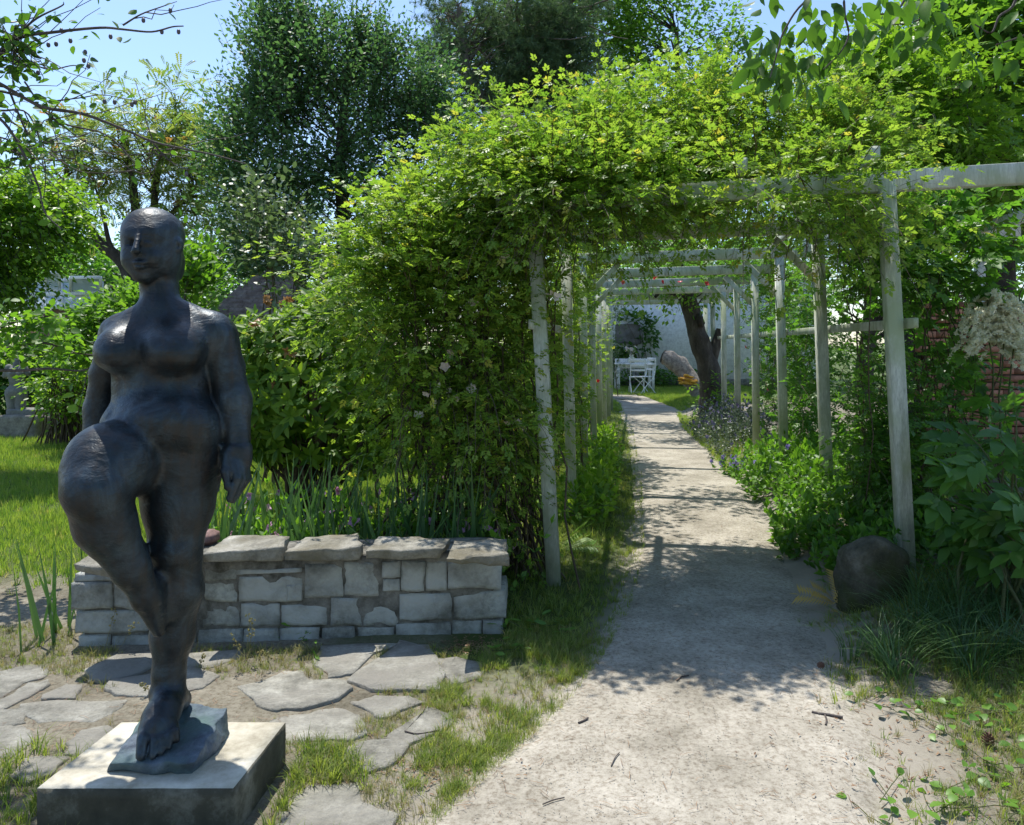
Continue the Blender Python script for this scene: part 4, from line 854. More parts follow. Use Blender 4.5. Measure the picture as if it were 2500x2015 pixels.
for (xa, xb, yt, yb) in ((112, 146, 666, 708), (172, 246, 678, 722)):
    P4 = [gp(xa, yb, .1), gp(xb, yb, .1), gp(xb, yt, -.35), gp(xa, yt, -.35)]
    e = thing('roof_vent', None, None, (0, 0, 0))
    e.parent = gr; e.location = -Vector(gr.location)
    mb = MB(); mb.add(np.array(P4), np.array([(0, 1, 2, 3)])); mb.add(np.array(P4) + (0, .012, -.012), np.array([(3, 2, 1, 0)])); mb.build('glass_pane', M['glass'], e)
    for i in range(4): timber('vent_frame', P4[i], P4[(i + 1) % 4], .05, .06, e, 'white')
mb = MB(); mb.add(*box((gp(155, 800)[0], gY + 1.2, (gp(0, 752)[2]) / 2), (1.6, 2.2, gp(0, 752)[2] - .05))); mb.build('brick_base', M['timber'], gr)
bw = thing('brick_wall', 'old red brick garden wall glimpsed behind the climbing plants at the right', 'wall', (5, 8.4, 0)); bY_ = 8.3; x0 = U(2225, 0, bY_)[0]; nb = 0
shm = {}
bm_ = mesh('brick', *[box((0, 0, 0), (.225, .11, .064))[0], BOXF]); bm_.materials.append(M['brick'])
mb = MB(); mb.add(*box((x0 + .95, bY_ + .09, .95), (1.98, .10, 1.98))); mb.build('mortar', M['mortar'], bw)
for r_ in range(25):
    for c in range(9):
        o = bpy.data.objects.new('brick', bm_); COL.objects.link(o); o.parent = bw
        o.location = Vector((x0 + .12 + c * .237 + (.118 if r_ % 2 else 0) * (c < 8 or 1) - (.118 if r_ % 2 and c == 8 else 0) * 0, bY_ + rng.normal(0, .003), .04 + r_ * .078)) - bw.location
# ================================================================ vegetation helpers
def trunk_mesh(plant, name, pts, radii, mat, sides=10, n=6, rough=.1, rs=5., seed=0, label=None):
    Pc = catmull(pts, n); r = np.interp(np.linspace(0, 1, len(Pc)), np.linspace(0, 1, len(radii)), radii); V, Q = tubes(Pc, r, sides)
    c = np.repeat(Pc, sides, 0); V = c + (V - c) * (1 + (fbm(V, rs, seed) - .5) * rough * 2)[:, None]
    mb = MB(); mb.add(V, Q); o = mb.build(name, mat, plant.e, True)
    if label: o['label'] = label
    return Pc
def limbs(plant, tr, C, r0, mat_key=None, sag=0, jitter=.0):
    """a limb from the nearest lower trunk point to each clump centre"""
    for c in C:
        dz = c[2] - tr[:, 2]; cost = np.linalg.norm(tr - c, axis=1) + np.where(dz < 0, -dz * 1.5, 0) + np.abs(dz - np.linalg.norm(tr[:, :2] - c[:2], axis=1) * .8) * .5
        a = tr[np.argmin(cost)]; L = np.linalg.norm(c - a); P = curve(a, c, 6, sag * L, L * .035, (0, 0, L * .09)); plant.tube(P, np.linspace(r0 * min(1, .4 + L * .2), r0 * .18, 6), 3)
def tree(name, label, base, tpts, trad, E, nc, per, L, tp, sc, leafm, bark, group=None, cr=.35, gap=.0, gs=1., K=5, droop=.2, limb=.05, ps=1, up=.25, shell=.45, nlimb=70, seed=1, cat='tree', stems=True, leafper=1, spread=1.):
    p = Plant(name, label, cat, base, group); tr = trunk_mesh(p, 'trunk', tpts, trad, M[bark], seed=seed)
    C, P, D = clumps(E, nc, per, cr, gap, gs, up, shell, seed); limbs(p, tr, C[:nlimb], limb)
    p.shoots(P, D, rng.uniform(.6, 1.2, len(P)) * L, K, tp, sc, droop, .004, per=leafper, stem=stems, spread=spread)
    p.build(leafm, M[bark], 0, 'crown', 'branches', stem_stuff=True); return p

# ================================================================ trees behind, far to near
def far_tree(label, px, base_y, Y, ells, leafm, nc, sc=.16, grp='trees beyond the garden', bark='bark', tp=LEAF2, per=9, **kw):
    b = U(px, base_y, Y); b[2] = -.1; topp = np.array([b[0] + .2, Y, ells[0][0][2]])
    return tree('deciduous_tree', label, b, [b, (b + topp) / 2 + (.2, 0, 0), topp], [.28, .2, .08], ells, nc, per, .7, tp, sc, leafm, bark, grp, cr=.5, **kw)
far_tree('large leafy oak with a rounded crown standing tallest behind the rose pergola', 1640, 800, 31, [EP(1640, 80, 31, 160, 130, 2.5), EP(1520, 40, 31, 160, 130, 2.), EP(1740, 170, 31, 70, 90, 1.5), EP(1600, 250, 31, 180, 110, 2)], M['oak'], 330, .22, gap=.36, gs=.8, seed=3)
far_tree('pale green tree behind the pines in the middle of the skyline', 1380, 800, 30, [EP(1350, 60, 30, 190, 130, 2), EP(1250, 200, 30, 200, 160, 2)], M['oak'], 200, .22, gap=.4, gs=.8, seed=4)
far_tree('dark green broad tree behind the white house wall', 1700, 820, 33, [EP(1750, 520, 33, 330, 160, 3), EP(1500, 540, 33, 250, 140, 3)], M['rose_dark'], 240, .25, seed=5)
far_tree('mid green tree filling the gap far behind the bronze head', 300, 820, 26, [EP(330, 700, 26, 270, 60, 3), EP(120, 660, 26, 180, 50, 2)], M['rose_dark'], 260, .2, seed=6)
far_tree('bluish green tree far behind the greenhouse', 150, 820, 32, [EP(200, 660, 32, 170, 60, 2), EP(480, 660, 32, 200, 80, 2)], M['ever'], 220, .22, seed=7)
far_tree('shady tree far behind the right hand vines', 2100, 820, 22, [EP(2050, 560, 22, 220, 160, 3), EP(2350, 620, 22, 260, 180, 3)], M['oak'], 260, .2, gap=.35, seed=8)
# feathery tree with spreading trunk on the left
fY = 17.; b = U(340, 840, fY); b[2] = 0
p = Plant('feathery_tree', 'yellowish feathery tree with forked dark branches rising behind the bronze head', 'tree', b)
tr = []
for pts, rr in (([b, U(330, 760, fY), U(305, 650, fY), U(240, 590, fY), U(200, 520, fY), U(160, 440, fY)], [.22, .18, .15, .11, .07, .03]), ([U(325, 720, fY), U(345, 600, fY), U(330, 500, fY), U(320, 420, fY), U(300, 320, fY)], [.15, .12, .10, .07, .03]),
                ([U(340, 640, fY), U(375, 540, fY), U(378, 470, fY), U(395, 380, fY), U(430, 280, fY)], [.11, .09, .08, .06, .02]), ([U(305, 650, fY), U(270, 600, fY), U(255, 540, fY), U(240, 480, fY)], [.08, .06, .04, .02]), ([U(380, 560, fY), U(440, 500, fY), U(490, 440, fY)], [.08, .05, .03])):
    tr.append(trunk_mesh(p, 'trunk', pts, rr, M['bark'], 8, seed=len(tr)))
tr = np.concatenate(tr); E_ = [EP(450, 290, fY, 75, 90, 1), EP(360, 330, fY, 120, 70, 1.4), EP(230, 350, fY, 90, 60, 1.2), EP(400, 400, fY, 160, 70, 1.5), EP(200, 420, fY, 100, 60, 1.2), EP(480, 450, fY, 110, 110, 1.3), EP(160, 500, fY, 70, 70, 1)]
C, P, D = clumps(E_, 170, 4, .3, .34, .9, .1, .4, 5); limbs(p, tr, C, .035); p.shoots(P, D, rng.uniform(.5, .9, len(P)), 6, FERNY, .34, .25, .004, up=1.4); p.build(M['feather'], M['bark'], 0, 'crown', 'branches', stem_stuff=True)
# tall evergreen
eY = 13.; b = U(830, 900, eY); b[2] = 0
E_ = [EP(800, 330, eY, 240, 260, 1.6, 5), EP(720, 170, eY, 110, 150, 1., 1.6), EP(690, 80, eY, 60, 70, .6, .5), EP(900, 110, eY, 40, 110, .5, .5), EP(960, 230, eY, 120, 130, 1., 1.6), EP(1060, 370, eY, 70, 150, 1., 1.2), EP(640, 420, eY, 110, 190, 1.2, 2.6), EP(850, 560, eY, 280, 150, 1.6, 3.6), EP(620, 600, eY, 100, 120, 1.1, 1.5), EP(800, 130, eY, 60, 90, .6, .7)]
tree('evergreen_tree', 'tall dense dark evergreen tree with small glossy leaves behind the rhododendron', b, [b, U(840, 600, eY), U(830, 400, eY), U(850, 200, eY), U(900, 60, eY)], [.16, .12, .09, .06, .03], E_, 950, 8, .42, LEAF2, .09, M['ever'], 'bark', K=8, cr=.26, gap=.37, gs=1.4, droop=-.25, limb=.03, up=.55, nlimb=90, leafper=1, shell=.15)
# pines
for j, (px, Y, tp_, Es, lb) in enumerate((
    (1170, 21., [(1230, 330), (1200, 260), (1150, 210), (1130, 120), (1120, 20)], [EP(1120, 60, 21, 100, 80, 1), EP(1180, 130, 21, 120, 90, 1.2), EP(1080, 160, 21, 60, 70, .8), EP(1150, 250, 21, 110, 60, 1)], 'pine with bent greyish trunk leaning left above the rose arch'),
    (1250, 21.5, [(1260, 340), (1252, 240), (1248, 150), (1240, 60), (1250, -40)], [EP(1260, 40, 21.5, 110, 90, 1.2), EP(1290, 160, 21.5, 100, 80, 1)], 'middle pine with a straight dark trunk above the rose arch'),
    (1370, 22., [(1362, 330), (1370, 230), (1378, 120), (1382, 20), (1385, -60)], [EP(1380, 60, 22, 90, 110, 1.2), EP(1410, 190, 22, 90, 90, 1), EP(1330, 240, 22, 60, 60, 1)], 'right hand pine with a slender pale trunk above the rose arch'))):
    b = U(px, 840, Y); b[2] = 0; p = Plant('pine_tree', lb, 'tree', b, 'pines behind the pergola'); tr = trunk_mesh(p, 'trunk', [b, U(px + 30, 600, Y)] + [U(x, y, Y) for x, y in tp_], [.26, .24, .2, .17, .12, .07], M['pbark'], seed=j)
    up_ = tr[len(tr) // 3:]; C, P, D = clumps(Es, 130, 9, .26, .42, 1., .35, .45, 20 + j); limbs(p, up_, C, .06)
    for k in range(12):
        a = up_[rng.integers(len(up_))]; e = a + rng.normal(size=3) * (1.2, .8, .5); p.tube(curve(a, e, 6, .1, .05), np.linspace(.04, .01, 6), 4)
    p.shoots(P, D, .3, 3, TUFTN, .26, 0, .005, up=.2, spread=.6, stem=False); p.build(M['pine'], M['pbark'], 0, 'crown', 'branches', stem_stuff=True)
# willow-like light mass at the left edge
wY = 9.; b = U(-80, 900, wY); b[2] = 0
tree('willow_tree', 'light green fine leaved tree hanging over the lawn at the left edge', b, [b, U(-60, 700, wY), U(-40, 500, wY)], [.15, .12, .06], [EP(20, 530, wY, 120, 60, .8, 3), EP(-20, 660, wY, 40, 50, .5, 1), EP(-100, 640, wY, 80, 180, .8, 2), EP(120, 510, wY + .6, 50, 30, .6, .6)], 300, 7, .32, LEAF2, .085, M['willow'], 'bark', K=8, cr=.22, gap=.3, droop=.35, up=.0, limb=.025, seed=9)
# right hand trees
rY = 9.5; b = U(2450, 900, rY); b[2] = 0
tree('maple_tree', 'light green broad leaved tree filling the upper right corner', b, [b, U(2440, 600, rY), U(2420, 300, rY), U(2400, 50, rY)], [.2, .16, .12, .05], [EP(2420, 110, rY, 190, 150, 1.2), EP(2300, 160, rY, 130, 110, 1), EP(2440, 320, rY, 170, 110, 1.2), EP(2260, 270, rY + .4, 140, 90, 1), EP(2480, 470, rY, 120, 90, 1)], 320, 5, .45, PALM, .15, M['oak'], 'bark', K=6, cr=.3, gap=.36, gs=1.3, droop=.3, limb=.035, seed=10)
rY = 8.3; b = U(2230, 900, rY); b[2] = 0
p = Plant('elder_shrub', 'pale elder shrub with flat cream flower heads above the right end of the pergola', 'shrub', b); trunk_mesh(p, 'trunk', [b, U(2210, 640, rY), U(2200, 400, rY)], [.06, .05, .03], M['bark'])
C, P, D = clumps([EP(2200, 330, rY, 170, 110, .9), EP(2300, 420, rY, 120, 60, .7), EP(2120, 240, rY, 80, 60, .6), EP(2080, 200, rY, 60, 50, .5), EP(2180, 180, rY, 90, 60, .5)], 150, 6, .25, .3, 1.3, .3, .4, 3)
p.shoots(P, D, .4, 5, ROSE5, .2, .25, .004); fl = U(2160, 285, rY - .9) + rng.normal(size=(9, 3)) * (.32, .1, .16)
p.leaves(whorl(LEAF2, 14, .9), np.tile([0, -1., .2], (9, 1)), rng.normal(size=(9, 3)) + (0, -1, 1), fl, .09, 'flower_head'); p.build(M['willow'], M['bark'], 0, 'crown', 'branches', mats={'flower_head': M['cream']}, stem_stuff=True)

# ================================================================ mid-distance shrubs
def shrub(name, label, px, Y, Es, leafm, nc, per, L, tp, sc, cat='shrub', stemm='cane', n_ind=0, nst=9, K=6, droop=.2, gap=.25, gs=1.5, up=.3, cr=.2, shell=.5, seed=1, group=None, flowers=None, spread=1., leaf_name='leaf', base_z=0., nr=.45, leafper=1, basew=.25):
    b = U(px, 900, Y); b = b if Es[0][0][1] > 0 else np.array([0., Es[0][0][1], 0]); b[2] = base_z; p = Plant(name, label, cat, b, group); C, P, D = clumps(Es, nc, per, cr, gap, gs, up, shell, seed)
    for c in C[rng.permutation(len(C))[:nst]]:
        a = b + rng.normal(size=3) * (basew, .12, 0); a[2] = base_z - .03; Lk = np.linalg.norm(c - a); p.tube(curve(a, c, 8, -.04 * Lk, .012 * Lk, (0, 0, Lk * .06)), np.linspace(.014, .004, 8), 5)
    p.shoots(P, D, rng.uniform(.6, 1.2, len(P)) * L, K, tp, sc, droop, .003, spread=spread, nr=nr, per=leafper)
    if flowers:
        fk, ft, fm, fpos, fsc = flowers; p.leaves(ft, rng.normal(size=(len(fpos), 3)) + (0, -.4, .8), rng.normal(size=(len(fpos), 3)) + (0, -1., .3), fpos, fsc, fk)
        p.build(leafm, M[stemm], n_ind, 'foliage', 'stems', mats={fk: fm}, leaf_name=leaf_name, stem_stuff=True)
    else: p.build(leafm, M[stemm], n_ind, 'foliage', 'stems', leaf_name=leaf_name, stem_stuff=True)
    return p
shrub('laurel_hedge', 'dark green shrub behind the headless torso', 90, 14.2, [EP(120, 980, 14.2, 200, 80, .7), EP(240, 960, 14, 110, 90, .7), EP(-30, 960, 14, 80, 110, .7), EP(60, 900, 14.4, 120, 60, .6)], M['darkleaf'], 260, 7, .3, LEAF2, .13, seed=2)
shrub('bamboo_clump', 'yellowish brown thicket of upright stems between the torso and the bronze figure', 175, 11.5, [EP(170, 930, 11.5, 50, 60, .3)], M['willow'], 60, 5, .3, LEAF2, .09, nst=70, gap=0, seed=3)
shrub('garden_bush', 'rounded green bush behind the bronze figure between lawn and shed', 420, 11, [EP(390, 800, 11, 110, 80, .8), EP(560, 900, 11, 120, 60, .6), EP(300, 820, 11, 100, 50, .6)], M['oak'], 330, 7, .35, LEAF2, .11, seed=4)
shrub('garden_bush', 'dark bush between the shed roof and the rose canes', 900, 10.5, [EP(940, 820, 10.5, 170, 170, .9), EP(1100, 850, 10.5, 200, 230, .8)], M['rose_dark'], 380, 7, .35, LEAF2, .1, seed=5)
# young apple with grey-green leaves in front of the evergreen
b = U(660, 900, 8.2); b[2] = 0
Es = [EP(700, 640, 8.2, 80, 70, .5), EP(660, 560, 8.2, 50, 60, .4), EP(750, 680, 8.2, 60, 60, .4), EP(650, 500, 8.2, 20, 40, .2)]
shrub('apple_bush', 'grey-green young apple bush with upright twigs in front of the dark evergreen', 670, 8.2, Es, M['sage'], 85, 4, .32, LEAF12, .075, n_ind=120, seed=6, K=7, up=.9, droop=-.1)
shrub('apple_bush', 'bright green apple bush with upright shoots behind the bronze neck', 460, 6.5, [EP(450, 700, 6.5, 25, 45, .2), EP(290, 830, 6.3, 30, 20, .2, .0006)], M['apple'], 46, 4, .24, LEAF12, .075, n_ind=150, seed=7, K=6, up=.9, droop=-.1, stemm='twig')
# rhododendron
rY = 6.3; Es = [EP(650, 860, rY, 80, 60, .5), EP(720, 850, rY, 110, 70, .5), EP(840, 800, rY + .1, 100, 90, .5), EP(650, 980, rY, 110, 130, .55), EP(780, 960, rY, 140, 150, .6), EP(900, 1000, rY + .1, 120, 140, .5), EP(620, 1080, rY, 70, 80, .4), EP(1000, 1000, rY + .3, 90, 120, .4)]
b = U(760, 1100, rY); b[2] = 0; p = Plant('rhododendron', 'dense rhododendron bush with light green tips and withered brown flowers beside the bronze figure', 'shrub', b)
C = ell_sample(Es, 620, .75, 0); c0 = U(760, 950, rY); D = nrm(C - c0) + (0, -.25, .55); 
for c in C[:40]: p.tube(curve(b + rng.normal(size=3) * (.15, .1, 0), c, 6, -.1, .02), np.linspace(.02, .007, 6), 5)
p.shoots(C, D, .12, 3, T([(0, 0, 0), (.001, 0, 0), (0, .001, 0)], [(0, 1, 2)]), .001, .0, .005)
p.L.clear(); tips = C + nrm(D) * .12; 
for k in range(9):
    a = k * 2.399; dn = nrm(D); x_ = nrm(np.cross(dn, (0, 1., .1))); z_ = np.cross(x_, dn); dd = dn * (.35 + .5 * (k > 5)) + (x_ * math.cos(a) + z_ * math.sin(a)) + rng.normal(size=tips.shape) * .18
    p.leaves(LEAFL if k < 6 else LEAFL, dd, dn + rng.normal(size=tips.shape) * .15, tips - dn * .03 * (k < 6), rng.uniform(.10, .15, len(tips)) * (1 if k < 6 else .75))
fp = np.array([U(x, y, rY - .5) for x, y in ((705, 868), (668, 952), (630, 790), (652, 742), (700, 735))]); fpp = np.repeat(fp, 4, 0) + rng.normal(size=(20, 3)) * .02
p.leaves(whorl(LEAF2, 8, .5), rng.normal(size=(20, 3)), rng.normal(size=(20, 3)), fpp, .045, 'withered_flower'); p.build(M['rhodo'], M['cane'], 300, 'foliage', 'stems', mats={'withered_flower': M['brownfl']}, stem_stuff=True)
# dark pine shrub left of the table, vines round the relief
shrub('conifer_bush', 'dark conifer bush beside the garden table', 1470, 22, [EP(1478, 850, 22, 30, 70, .5), EP(1470, 760, 22, 35, 60, .5), EP(1500, 730, 22, 28, 50, .4), EP(1440, 820, 22, 40, 120, .5)], M['pine'], 150, 6, .3, TUFTN, .14, K=3, seed=8)
shrub('wall_vine', 'green vine growing on the white wall round the relief panel', 1560, 26.9, [EP(1580, 815, 26.9, 10, 40, .1, 1.6), EP(1530, 862, 26.9, 35, 6, .1, 1.), EP(1545, 780, 26.9, 25, 5, .1, .8), EP(1490, 850, 26.9, 10, 15, .1, .5)], M['darkleaf'], 50, 4, .22, LEAF2, .2, K=4, seed=9, gap=0, cr=.12)
shrub('low_bush', 'low dark plants along the foot of the white wall', 1560, 26.5, [EP(1500, 930, 26.5, 40, 14, .3), EP(1640, 925, 26.6, 90, 14, .3), EP(1580, 935, 26.8, 60, 8, .2)], M['rose_dark'], 90, 5, .25, LEAF2, .12, seed=10, gap=0)
# old leaning apple tree beyond the pergola
aY = 15.3; b = U(1742, 1028, aY); b[2] = -.05
p = Plant('old_apple_tree', 'old leaning apple tree with thick furrowed trunk growing beside the far part of the path', 'tree', b)
tr = trunk_mesh(p, 'trunk', [b, U(1738, 960, aY), U(1730, 900, aY), U(1706, 830, aY), U(1690, 770, aY), U(1668, 700, aY), U(1640, 640, aY), U(1590, 590, aY)], [.33, .24, .215, .19, .175, .16, .13, .08], M['bark'], 16, 8, .16, 7, 2)
trunk_mesh(p, 'limb', [U(1728, 905, aY), U(1745, 850, aY), U(1760, 805, aY)], [.12, .11, .09], M['bark'], 10, seed=6); trunk_mesh(p, 'limb', [U(1668, 700, aY), U(1625, 700, aY - .3), U(1600, 725, aY - .5)], [.07, .05, .03], M['bark'], 8, seed=7)
V, Q = hexrock([tuple(U(x, y, aY + d)) for x, y, d in ((1700, 800, -.28), (1722, 800, -.28), (1722, 800, .1), (1700, 800, .1), (1698, 762, -.26), (1718, 766, -.26), (1718, 766, .1), (1698, 762, .1))], 6, .5, .02, 12); mb = MB(); mb.add(V, Q); mb.build('burr', M['bark'], p.e, True)
C, P, D = clumps([EP(1640, 590, aY, 190, 90, 1.2), EP(1680, 690, aY - .3, 70, 45, .5), EP(1560, 690, aY - .3, 60, 40, .5), EP(1740, 640, aY, 90, 70, .8)], 150, 6, .2, .25, 1.2, .1, .4, 6)
limbs(p, tr, C[:60], .04); p.shoots(P, D, .35, 5, LEAF2, .11, .3, .004); C2, P2, D2 = clumps([EP(1745, 960, aY - .2, 28, 50, .3)], 24, 5, .1); p.shoots(P2, D2, .25, 5, LEAF2, .09, .3, .003)
p.build(M['apple'], M['bark'], 0, 'crown', 'branches', stem_stuff=True)

# ================================================================ climbing roses
def rose_flowers(pts, Y, n=2, s=.05, j=.03):
    P = np.array([U(x, y, Y + d) for x, y, d in pts]); return np.repeat(P, n, 0) + rng.normal(size=(len(P) * n, 3)) * j
def climber(label, px, Y, Es, leafm, nc, per, seed, tp=ROSE5, sc=.095, L=.38, canes=30, gap=.33, gs=1.6, n_ind=300, fl=None, flm=None, up=.35, droop=.35, cr=.22, basew=.3, base_z=0., name='climbing_rose', clip=None, sprays=0, K=7, fs=.05):
    b = U(px, 1300, Y); b[2] = base_z; p = Plant(name, label, 'climbing plant', b); p.clip = clip; C, P, D = clumps(Es, nc, per, cr, gap, gs, up, .4, seed)
    for c in C[rng.permutation(len(C))[:canes]]:
        a = b + rng.normal(size=3) * (basew, .12, 0); a[2] = base_z - .03; Lk = np.linalg.norm(c - a); r_ = rng.uniform(.005, .012)
        cv = curve(a, c, 12, 0, .012 * Lk, (rng.normal() * .1, -.05, Lk * .12 * rng.random()))
        if clip is not None and (~clip(cv)).any(): continue
        p.tube(cv, np.linspace(r_, r_ * .35, 12), 4)
    p.shoots(P, D, rng.uniform(.5, 1.5, len(P)) * L, K, tp, sc, droop, .0028, nr=.4)
    if sprays:
        top = C[C[:, 2] > np.quantile(C[:, 2], .55)]; a = top[rng.integers(0, len(top), sprays)]; p.shoots(a, rng.normal(size=a.shape) * (.5, .4, .2) + (0, 0, 1.), rng.uniform(.45, .85, sprays), 12, tp, sc * .9, .35, .003)
    mats = {}
    if fl is not None: p.leaves(PETALS, rng.normal(size=(len(fl), 3)), rng.normal(size=(len(fl), 3)) + (0, -1.2, .6), fl, rng.uniform(.8, 1.2, len(fl)) * fs, 'rose_flower'); mats['rose_flower'] = flm
    p.build(leafm, M['cane'], n_ind, 'foliage', 'canes', mats=mats, clip=clip, leaf_name='compound_leaf', stem_stuff=True); return p
Es = [EP(1110, 560, 5.35, 150, 110, .4, 2.6), EP(1000, 620, 5.25, 90, 60, .3, 1.5), EP(900, 650, 5.2, 70, 40, .2, .7), EP(810, 700, 5.2, 50, 30, .2, .3), EP(1080, 770, 5.15, 150, 120, .35, 2.2), EP(930, 760, 5.2, 60, 50, .2, .4), EP(1210, 700, 5.1, 70, 180, .25, 1.6), EP(1040, 940, 5.15, 90, 70, .25, 1.), EP(1210, 1000, 5.05, 70, 180, .25, 1.5), EP(940, 1120, 5.1, 50, 40, .2, .35), EP(1150, 1180, 5.0, 70, 80, .2, .6), EP(1090, 420, 5.5, 80, 60, .35, .8)]
climber('big bright green climbing rose with a few blush flowers spilling left of the front post', 1190, 5.1, Es, M['rose'], 370, 7, 31, sprays=55, canes=80, clip=corridor, L=.3, sc=.078, K=8, cr=.26, fl=rose_flowers([(1095, 882, -.25), (1065, 975, -.25), (1100, 960, -.2), (1150, 955, -.2), (1345, 715, -.3), (1150, 740, -.2), (1010, 1010, -.2), (1235, 640, -.2), (1250, 1030, -.2)], 5.0, 3), flm=M['whitefl'], gap=.42, gs=2.2, basew=.32, fs=.034)
Es = [EP(1240, 390, 5.7, 90, 80, .6, 1.5), EP(1350, 430, 5.6, 110, 70, .6, 1.8), EP(1470, 390, 5.9, 130, 80, .8, 2.2), EP(1480, 460, 5.3, 160, 50, .4, 1.8), EP(1250, 300, 5.8, 20, 30, .2, .25), EP(1540, 330, 6.1, 90, 50, .6, .9), EP(1420, 495, 4.8, 130, 22, .12, .9), EP(1290, 470, 4.9, 90, 40, .15, .8), EP(1500, 470, 4.72, 120, 18, .1, .4)]
climber('bright yellow-green climbing rose covering the left half of the pergola roof', 1250, 5.3, Es, M['rose'], 350, 7, 32, sprays=60, canes=16, gap=.46, gs=2.1, L=.3, sc=.076, K=8, cr=.26, clip=corridor, fl=rose_flowers([(1245, 330, -.6)], 5.7, 5), flm=M['whitefl'], fs=.06, basew=.1)
Es = [EP(1700, 350, 6.0, 140, 80, .8, 2.2), EP(1850, 360, 5.7, 150, 90, .8, 2.8), EP(1980, 370, 5.5, 90, 70, .6, 1.5), EP(2060, 430, 5.2, 50, 40, .3, .6), EP(1720, 450, 5.3, 140, 50, .4, 1.6), EP(1900, 474, 4.6, 120, 18, .15, .5), EP(2060, 490, 4.5, 80, 20, .15, .4), EP(1640, 500, 5.1, 90, 25, .2, .6)]
climber('thick green climbing rose heaped over the right half of the pergola roof', 2080, 5.4, Es, M['rose'], 380, 7, 33, sprays=60, canes=16, gap=.46, gs=2.1, L=.3, sc=.076, K=8, cr=.26, clip=corridor, base_z=.15, basew=.12)
climber('shadowy climber with twisting brown canes on the right row of posts', 2080, 5.9, [EP(2080, 800, 5.9, 110, 250, .3, 2.4), EP(2010, 650, 6.0, 110, 90, .3, .8), EP(2100, 1130, 5.8, 110, 120, .3, 1.2), EP(1960, 620, 6.4, 90, 60, .3, .6), EP(2230, 800, 6.2, 50, 160, .25, .7)], M['rose_dark'], 260, 5, 34, canes=24, clip=behind, gap=.36, base_z=.15, sc=.085, n_ind=150, basew=.2)
climber('vine with broad dark leaves behind the right front post', 2330, 6.2, [EP(2280, 640, 6.1, 90, 70, .4, 1.6), EP(2420, 540, 6.2, 100, 50, .4, 1), EP(2230, 520, 6.0, 60, 40, .3, .6), EP(2300, 840, 6.4, 60, 100, .3, .8)], M['rose_dark'], 75, 4, 35, tp=PALM, sc=.12, L=.3, canes=22, gap=.33, base_z=.15, name='grape_vine', n_ind=200, K=5)
# far side plants along both rows
climber('light green climber along the left row of posts deeper in the pergola', 1400, 8.5, [EP(1370, 780, 7.6, 50, 180, .9, 3), EP(1420, 740, 10, 40, 120, 1, 2), EP(1370, 960, 7.8, 50, 120, .7, 2), EP(1440, 880, 12.5, 26, 90, 1.2, 1.3), EP(1390, 610, 8.5, 60, 30, .7, .8), EP(1465, 790, 15, 20, 110, 1.5, 1.)], M['rose'], 330, 6, 36, clip=behind, sc=.10, n_ind=100, canes=30, gap=.3, basew=.3)
rf = np.array([U(x, y, 11.5) for x, y in ((1724, 693), (1738, 706), (1730, 720), (1736, 754), (1735, 832), (1738, 845), (1752, 798), (1778, 838), (1820, 850), (1815, 672), (1872, 952), (1460, 928), (1600, 680), (1616, 690), (1660, 690), (1520, 690))])
climber('red flowering climbing rose on the far right posts of the pergola', 1790, 11.8, [EP(1770, 700, 11.6, 60, 60, .7, 1), EP(1760, 850, 12, 32, 150, 1, 1.3), EP(1830, 800, 10.5, 70, 200, 1, 2.4), EP(1850, 950, 9.5, 60, 120, .7, 1.3), EP(1920, 850, 8.5, 80, 230, .7, 2.4), EP(1600, 665, 13, 120, 22, .6, .6), EP(1600, 590, 8.6, 100, 12, .5, .15)], M['rose_dark'], 420, 6, 37, clip=behind, sc=.11, n_ind=60, canes=50, gap=.3, fl=rf, flm=M['redfl'], fs=.045, base_z=.12, basew=.8)

# ================================================================ beds and borders
def herb_bed(name, label, cat, pts, h, leafm, tp, sc, nst, K=7, spread=.9, fl=None, flm=None, flsc=.02, n_ind=0, lean=.25, zfun=None, stemm='stem', flfrac=.3, kind=None, group=None):
    """upright stems rising from ground points"""
    pts = np.asarray(pts); b = np.array([*pts.mean(0), 0]); p = Plant(name, label, cat, b, group); z = gh(pts[:, 0], pts[:, 1]); P0 = np.c_[pts, z - .02]; N = len(P0)
    D = rng.normal(size=(N, 3)) * (lean, lean, 0) + (0, 0, 1); hh = h * rng.uniform(.55, 1.1, N); P = p.shoots(P0, D, hh, K, tp, sc, .05, .0028, spread=spread, per=2)
    mats = {}
    if fl is not None: s_ = rng.random(N) < flfrac; e = P[s_, -1] + rng.normal(size=(s_.sum(), 3)) * .01; p.leaves(fl, np.tile([0., 0, 1], (len(e), 1)) + rng.normal(size=e.shape) * .5, rng.normal(size=e.shape) + (0, -.6, .6), e, flsc * rng.uniform(.8, 1.2, len(e)), 'flower'); mats['flower'] = flm
    p.build(leafm, M[stemm], n_ind, 'foliage', 'stems', mats=mats, stem_stuff=True); return p
def area(x0, x1, y0, y1, N, f=None):
    Pn = np.c_[rng.uniform(x0, x1, N * 4), rng.uniform(y0, y1, N * 4)]
    if f is not None: Pn = Pn[f(Pn[:, 0], Pn[:, 1])]
    return Pn[:N]
rx = lambda a, b: (lambda X, Y: (X > xr(Y) + a + .1 * np.sin(Y * 3)) & (X < xr(Y) + b))
herb_bed('herb_border', 'bright green leafy ground cover along the right side of the path', 'border plants', area(.9, 3.2, 5.3, 9.0, 520, rx(.12, 1.1)), .42, M['herb'], LEAF2, .07, 520, fl=PETALS, flm=M['bluefl'], flfrac=.02, flsc=.04)
herb_bed('herb_border', 'darker leafy plants between the mossy stone and the front right post', 'border plants', area(1.6, 3.6, 4.4, 5.6, 230, rx(.12, 1.5)), .30, M['rose_dark'], LEAF2, .07, 260)
